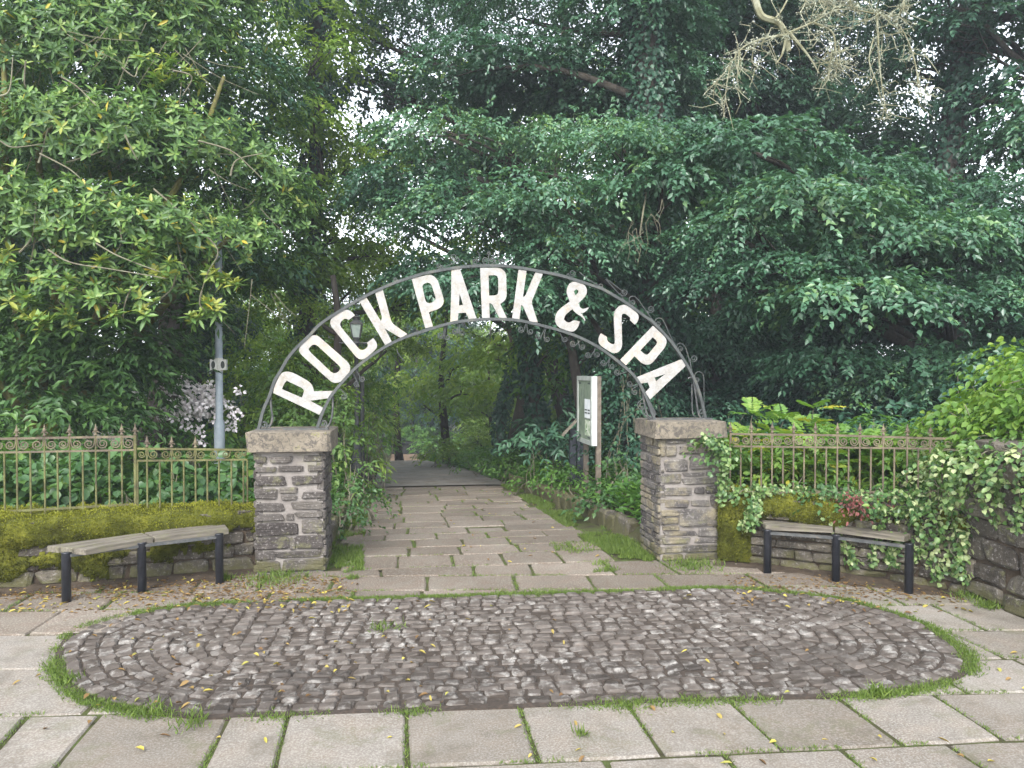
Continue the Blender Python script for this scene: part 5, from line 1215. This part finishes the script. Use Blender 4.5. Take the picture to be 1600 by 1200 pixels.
# pinnate-leaved plants behind the right railing
def fronds(P, D, r, n=8, Lf=.36, L=.085, W=.038, tint=.5):
    m = len(P); D = norm(D); S = norm(np.cross(D, np.array([0, 0, 1.])+r.normal(0, .2, (m, 3)))); N = norm(np.cross(S, D)); k = np.arange(2*n); t = (.12+.88*(k//2+.5)/n); sg = np.where(k % 2 == 0, 1, -1)
    q = P[:, None]+D[:, None]*(t*Lf)[None, :, None]-Zv*((t**2)*Lf*.3)[None, :, None]
    dd = S[:, None]*sg[None, :, None]+D[:, None]*.4-Zv*.12+r.normal(0, .1, (m, 2*n, 3)); nn = N[:, None]+r.normal(0, .15, (m, 2*n, 3))
    sz = (np.sin(np.clip(t, 0, 1)*2.6+.35))[None]*r.uniform(.85, 1.15, (m, 2*n)); a = m*2*n
    tt = (tint+r.normal(0, .2, (m, 1))+r.normal(0, .06, (m, 2*n))).ravel()
    return leaf_arrays(q.reshape(a, 3), dd.reshape(a, 3), nn.reshape(a, 3), L*sz.ravel(), W*sz.ravel(), tt, True, .1, .1)
def pinnate(label, px, d, h, seed, nf=30, tint=.5):
    r = np.random.default_rng(seed); g = T(px, 700, d); g[2] = float(gz(g[0], g[1])); root = empty('pinnate_plant', tuple(g)); tag(root, label, 'plant', 'pinnate-leaved plants behind the right railing')
    m = MB(); P = []; D = []
    for s in range(5):
        tip = np.array([r.normal(0, .2), r.normal(0, .12), h*r.uniform(.55, 1.0)]); pth = limb_path(np.zeros(3), tip, r, 0, 6, .05); m.tube(pth, [.01, .009, .008, .006, .005, .003], 5)
        for k in range(nf):
            t = r.uniform(.15, 1); p = pth[min(int(t*5.99), 5)]; an = r.uniform(0, 6.28); P.append(p); D.append((math.cos(an), math.sin(an)-.3, r.uniform(.15, 1.)))
    m.build('stems', M['twig'], root)['kind'] = 'stuff'
    leafobj('fronds', fronds(np.array(P), np.array(D), r, tint=tint), 'lf_pinnate', root)
for i, (lab, px, d, h, ti) in enumerate([('pinnate-leaved plant beside the right pillar, low', 1145, 7.6, .62, .35), ('tall pinnate plant with yellow tips, nearest the right pillar', 1180, 7.7, 1.0, .62), ('yellowing pinnate plant behind the second spike group', 1225, 7.4, .72, .72), ('tallest pinnate plant rising above the middle of right railing', 1285, 7.6, 1.02, .55), ('mid green pinnate plant right of the tallest one', 1345, 7.3, .78, .48), ('pinnate plant near the ivy at railing end', 1400, 7.0, .68, .42), ('low pinnate plant behind the railing over the red leaves', 1310, 7.1, .6, .5)]):
    pinnate(lab, px, d, h, 400+i, tint=ti)
for i, (lab, px, t_) in enumerate([('bright leafy plant between right pillar and yellowing plant, low behind railing', 1165, .5), ('bright leafy plant low behind the middle of the right railing', 1260, .62), ('bright leafy plant low behind the railing above the red creeper', 1345, .5), ('bright leafy plant low behind the railing next to the ivy', 1425, .45)]):
    dd_ = np.interp(px, [1123, 1300, 1435], [7.45, 7.0, 6.65]); make_shrub(lab, [B(px,745,dd_,48,26,.16), B(px+15,712,dd_+.1,42,24,.16), B(px-10,690,dd_+.25,40,20,.16)], 'lf_pinnate', 430+i, L=.085, W=.034, K=11, sl=.3, dens=1.3, name='leafy_plant', cat='plant', six=True, tint=(t_, .2), droop=.05, group='bright leafy plants low behind the right railing')
make_shrub('tall nettle-like plants rising over the right end of railing', [B(1360,665,7.9,40,20,.25), B(1440,670,7.4,40,22,.25), B(1400,690,7.6,50,25,.25)], 'lf_mid', 420, L=.1, W=.022, dens=1.2, name='nettles', cat='plant')

# ------------------------------------------------------------------ ivy, hedge, climbers
def cover(label, blobs, leaf, seed, L, W, dens, strands=(), name='ivy', cat='ivy', tint=(.5, .25), K=8, sl=.2):
    r = np.random.default_rng(seed); c0 = blobs[0][0]; root = empty(name, tuple(c0)); tag(root, label, cat); parts = []; m = MB(); off = np.array(c0)
    for c, rd in blobs:
        area = rd[0]*rd[1]+rd[0]*rd[2]+rd[1]*rd[2]; parts.append(spray_bough(c-off, rd, int(dens*area*120)+8, r, L, W, K, sl, .45, .3, True, tint))
        for k in range(3): m.tube([p-off for p in limb_path(c+rd*sph(1, r)[0]*.8, c+rd*sph(1, r)[0]*.9, r, -.05, 5, .12)], .004, 4)
    for pts in strands:
        q = np.array(spline([T(*p) for p in pts], 8)); m.tube([p-off for p in q], .0035, 4); n = len(q)*7; P = np.repeat(q, 7, 0)+r.normal(0, .025, (n, 3))
        parts.append(leaf_arrays(P-off, r.normal(0, .6, (n, 3))+np.array([0, -.4, -.6]), np.array([0, -.8, .5])+r.normal(0, .4, (n, 3)), L*r.uniform(.6, 1.1, n), W*r.uniform(.6, 1.1, n), r.normal(tint[0], tint[1], n), True))
    m.build('stems', M['twig'], root)['kind'] = 'stuff'; leafobj('foliage', parts, leaf, root); return root
cover('bright green leafy hedge on top of the taller right wall', [B(1590,640,6.0,75,45,.45), B(1530,655,6.2,55,35,.4), B(1600,575,6.3,50,50,.4), B(1545,625,6.4,40,30,.3), B(1660,620,5.7,80,80,.5), B(1570,690,5.8,60,35,.4), B(1480,690,6.6,30,25,.3)], 'lf_hedge', 501, .07, .046, 1.5, name='hedge', cat='hedge', sl=.24)
dw = lambda px: np.interp(px, [1123, 1300, 1435, 1510, 1600], [6.94, 6.48, 6.07, 5.86, 5.29])-.04
def W_(*pp): return [(x, y, dw(x)) for x, y in pp]
cover('pale variegated ivy spilling over the wall at right of bench', [B(1505,718,5.85,50,35,.22), B(1472,765,6.0,36,30,.14), B(1550,722,5.5,50,36,.22), B(1592,712,5.25,40,35,.2), B(1482,810,5.9,24,34,.08), B(1500,850,5.84,16,34,.06), B(1457,720,6.3,18,26,.16), B(1530,765,5.62,25,20,.1), B(1440,790,6.05,20,16,.06)], 'lf_ivy', 502, .045, .04, 1.9,
      [W_((1500,840),(1505,870),(1502,905)), W_((1470,820),(1458,860),(1462,900)), W_((1565,750),(1560,785),(1555,815)), W_((1590,750),(1596,800),(1590,825)), W_((1440,790),(1410,800),(1380,795),(1350,795)), W_((1380,800),(1370,840),(1362,880)), W_((1410,840),(1390,860),(1395,880)), W_((1450,770),(1400,775),(1340,775),(1290,778)), W_((1340,790),(1300,800),(1320,850),(1335,878)), W_((1480,780),(1490,830),(1480,890)), W_((1425,800),(1440,840),(1430,870))], tint=(.6, .28))
cover('small ivy trailing over the corner of right pillar cap', [B(1118,690,6.75,14,10,.06), B(1128,705,6.8,12,20,.06)], 'lf_ivy', 503, .045, .04, 1.6, [[(1100,683,6.66),(1112,690,6.66),(1125,700,6.7),(1130,740,6.75),(1128,780,6.78)], [(1118,690,6.66),(1130,720,6.75),(1134,770,6.78)]], tint=(.5, .25))
cover('ivy strand trailing down the right wall near the pillar', [B(1175,768,6.75,26,10,.08)], 'lf_ivy', 504, .045, .04, 1.6, [[(1185,765,6.72),(1178,785,6.7),(1170,805,6.68),(1160,822,6.66)], [(1190,770,6.72),(1182,800,6.68),(1172,815,6.66)], [(1160,765,6.8),(1210,762,6.7),(1260,768,6.6)]], tint=(.6, .25))
cover('red-leaved creeper over the right wall above the bench', [B(1345,780,6.3,16,14,.06)], 'lf_red', 505, .04, .018, 1.3, [[(1330,775,6.2),(1345,790,6.18),(1352,805,6.15)]], name='red_creeper', cat='plant')
cover('scrambling pale stems and leaves along the right wall top', [B(1310,765,6.5,50,9,.1), B(1400,768,6.2,45,12,.12)], 'lf_broad', 506, .05, .035, 1.5, [[(1280,765,6.5),(1330,775,6.3),(1365,800,6.1)]], name='creeper', cat='plant')

# ------------------------------------------------------------------ grass, ground cover, fallen leaves
def blades(P, r, h=(.02, .06), wd=.004, lean=.5, tint=(.55, .22)):
    n = len(P); D = np.array([0, 0, 1.])+r.normal(0, lean, (n, 3))*np.array([1, 1, .2]); return leaf_arrays(P, D, r.normal(size=(n, 3)), r.uniform(*h, n), wd*r.uniform(.7, 1.5, n), r.normal(*tint, n), False, .1, .25, .3)
def make_grass():
    r = np.random.default_rng(81); parts = []
    OVn = np.array(OVS); per = np.r_[OVn, OVn[:1]]; Lp = poly_len(per)
    s = r.uniform(0, Lp[-1], 42000); x = np.interp(s, Lp, per[:, 0]); y = np.interp(s, Lp, per[:, 1]); P = np.c_[x, y]
    cl = vnoise(np.c_[P, np.zeros(len(P))], 3.1, 5)+.6*vnoise(np.c_[P, np.zeros(len(P))], 9, 6)
    thin = np.where((P[:, 1] < OVn[:, 1].mean()) & (P[:, 0] > -1.2) & (P[:, 0] < 2.3), -.25, .55); k = cl+thin > r.uniform(-.3, .5, len(P)); P = P[k]; wdt = .035+.02*np.clip(cl[k], 0, 1)
    P = P+r.normal(0, 1, P.shape)*wdt[:, None]*.8; parts.append(blades(np.c_[P, np.full(len(P), .0)], r, (.008, .032), .0045, .7))
    for (a, b), w_ in [(j, 1) for j in JOINTS]+[(j, 2) for j in PATHJ]:
        ln = np.linalg.norm(b-a); n = int(ln*(330 if w_ == 1 else 160)); t = r.uniform(0, 1, n)[:, None]; P = a+(b-a)*t
        nz = vnoise(np.c_[P, np.zeros(n)], 2.3, 8)+.5*vnoise(np.c_[P, np.zeros(n)], 8, 9); k = nz > (-.12 if w_ == 1 else .0); P = P[k]
        if len(P) == 0: continue
        P = P+r.normal(0, .011, P.shape); P = P[~inside(P, OVS)] if len(P) else P
        if len(P) == 0: continue
        z = np.where(P[:, 1] > 6.6, zp(P[:, 1]), 0)-.004; parts.append(blades(np.c_[P, z], r, (.008, .026), .0035, .7))
    def strip(n, xf0, xf1, y0, y1, h, dens_noise=0.):
        y = y0+(y1-y0)*r.uniform(0, 1, n)**1.4; a, b = xf0(y), xf1(y); x = a+(b-a)*r.uniform(0, 1, n); P = np.c_[x, y, np.zeros(n)]
        k = vnoise(P, 2.5, 12)+.4*vnoise(P, 8, 13) > dens_noise; P = P[k]; P[:, 2] = zp(P[:, 1])-.005; parts.append(blades(P, r, h, .0055))
    strip(26000, lambda y: np.interp(y, [6.6, 7.5, 10, 15], [1.9, 1.82, 1.82, 1.85]), lambda y: np.interp(y, [6.6, 7.2, 15], [2.3, 2.3, 2.05]), 6.45, 15, (.015, .06), -.08)
    strip(2500, lambda y: 1.4+0*y, lambda y: 2.3+0*y, 6.3, 7.6, (.02, .06), .1)
    strip(17000, lambda y: -.8+0*y, lambda y: np.interp(y, [6.4, 7.5, 10, 15], [-.35, -.42, -.5, -.6]), 6.35, 15, (.02, .07), -.05)
    strip(7000, lambda y: -1.5+0*y, lambda y: -.45+0*y, 6.28, 6.5, (.03, .11), .0)
    for (x, y, n, s) in [(*G(1375, 1086)[:2], 120, .03), (*G(600, 985)[:2], 90, .05), (*G(907, 1151)[:2], 30, .015), (*G(1545, 950)[:2], 200, .04), (*G(1515, 935)[:2], 150, .06), (*G(300, 1130)[:2], 90, .05), (*G(1080, 885)[:2], 500, .12), (*G(430, 905)[:2], 500, .14), (*G(240, 1115)[:2], 60, .05), (*G(110, 1065)[:2], 60, .04)]:
        P = np.c_[r.normal(x, s, n), r.normal(y, s, n), np.full(n, .004)]; parts.append(blades(P, r, (.02, .07), .006))
    o = leafobj('grass', parts, 'grass'); tag(o, 'short bright green grass growing in paving joints and path edges', 'grass', kind='stuff')
    # low ground cover on the banks
    n = 60000; side = r.uniform(0, 1, n) < .6; y = 7.3+27*r.uniform(0, 1, n)**1.6; x = np.where(side, np.interp(y, [7, 15, 28], [2.45, 2.15, .9])+r.uniform(0, 1, n)**1.4*7, -.9-r.uniform(0, 1, n)**1.4*6)
    bare = (x > 2.2) & (x < 3.2) & (y > 9) & (y < 12.5) & (r.uniform(0, 1, n) < .8); x, y = x[~bare], y[~bare]; n = len(x)
    hgt = .05+.25*np.clip(vnoise(np.c_[x, y, 0*x], 1.1, 15)+.4, 0, 1); z = gz(x, y)+r.uniform(0, 1, n)*hgt
    an = r.uniform(0, 6.28, n); D = np.c_[np.cos(an), np.sin(an), r.uniform(-.2, .7, n)]
    o = leafobj('ground_cover', leaf_arrays(np.c_[x, y, z], D, np.array([0, 0, 1.])+r.normal(0, .4, (n, 3)), r.uniform(.05, .13, n)*(1+y/40), r.uniform(.03, .06, n)*(1+y/40), r.normal(.45, .25, n)), 'lf_mid')
    tag(o, 'low green weeds and ground cover on both banks of the path', 'ground cover', kind='stuff')
    # fallen leaves
    n = 760; P = []
    for k in range(n):
        u = r.uniform()
        if u < .5: q = G(r.uniform(-40, 560), r.uniform(905, 960))
        elif u < .62: q = G(r.uniform(100, 700), r.uniform(940, 1110))
        elif u < .74: q = G(r.uniform(1150, 1560), r.uniform(905, 960))
        elif u < .9: y = r.uniform(6.7, 20); q = np.array([r.uniform(-.6, 1.9), y, zp(y)])
        else: q = G(r.uniform(0, 1600), r.uniform(930, 1200))
        if q[1] > ywall(q[0])-.02 and not (-.8 < q[0] < 2.3): continue
        P.append((q[0], q[1], q[2]+(.03 if inside(np.array([q[:2]]), OVS)[0] else .008)+abs(r.normal(0, .004))))
    P = np.array(P); n = len(P); an = r.uniform(0, 6.28, n); D = np.c_[np.cos(an), np.sin(an), r.normal(0, .12, n)]
    o = leafobj('fallen_leaves', leaf_arrays(P, D, np.array([0, 0, 1.])+r.normal(0, .2, (n, 3)), r.uniform(.02, .06, n), r.uniform(.01, .026, n), r.uniform(0, 1, n)**1.2, True, .3, .25), 'fallen')
    tag(o, 'scattered yellow and brown fallen leaves on the paving', 'fallen leaves', kind='stuff')
    n = 3200; P = np.array([G(r.uniform(0, 540) if r.uniform() < .6 else r.uniform(1140, 1540), r.uniform(900, 938)) for k in range(n)]); P = P[(P[:, 1] < ywall(P[:, 0])-.03)]; n = len(P); P[:, 2] = .006; an = r.uniform(0, 6.28, n)
    o = leafobj('leaf_debris', leaf_arrays(P, np.c_[np.cos(an), np.sin(an), r.normal(0, .15, n)], np.array([0, 0, 1.])+r.normal(0, .3, (n, 3)), r.uniform(.015, .05, n), r.uniform(.004, .018, n), r.uniform(0, .35, n)), 'fallen'); tag(o, 'brown crumbled leaf debris at the foot of the low walls', 'leaf litter', kind='stuff')
make_grass()
def soil_strip(P, label, seed):
    r = np.random.default_rng(seed); L = poly_len(P)[-1]; S = np.linspace(0, L, 70); V = []; Fc = []; m = 6
    for s in S:
        p, t = along(P, s); nr = np.array([-t[1], t[0], 0]); w_ = .26+.12*vnoise(p[None], 3, seed)[0]+.06*vnoise(p[None], 11, seed+1)[0]
        for k in range(m): f = k/(m-1); V.append(p+nr*(.06-f*(w_+.06))+Zv*(.004+.014*(1-f)**1.5*(1+.5*r.normal())*(f < 1)-(.012 if f == 1 else 0)))
    Fc = [(i*m+k, i*m+k+1, (i+1)*m+k+1, (i+1)*m+k) for i in range(len(S)-1) for k in range(m-1)]
    tag(pyobj('soil', V, Fc, M['soil'], None, True), label, 'soil', kind='structure')
soil_strip(LW, 'dark soil washed up along the foot of the left mossy wall', 91)
soil_strip(np.r_[RW], 'dark soil washed up along the foot of the right low wall', 92)
b = MB(); b.box((-3.2, 47.0, -3.4), (1.6, 47.4, -2.7)); b.box((-3.2, 46.9, -2.7), (1.6, 47.5, -2.6)); tag(b.build('far_wall', M['far_wall']), 'dark low wall across the far end of the path', 'wall')

# ------------------------------------------------------------------ added volume that lifts the darks, standing in for lens glare
b = MB(); b.box((-320, -120, -6), (320, 520, 22)); hz = b.build('veil', None); tag(hz, 'thin pale added haze hanging in the air of the wood', 'veil', kind='stuff')
hm = bpy.data.materials.new('veil'); hm.use_nodes = True; ht = hm.node_tree; ht.nodes.remove(ht.nodes['Principled BSDF']); pv = ht.nodes.new('ShaderNodeVolumePrincipled')
pv.inputs['Color'].default_value = (.82, .9, 1, 1); pv.inputs['Density'].default_value = .0021; pv.inputs['Anisotropy'].default_value = 0.1
ht.links.new(pv.outputs[0], ht.nodes['Material Output'].inputs['Volume']); hz.data.materials.append(hm)
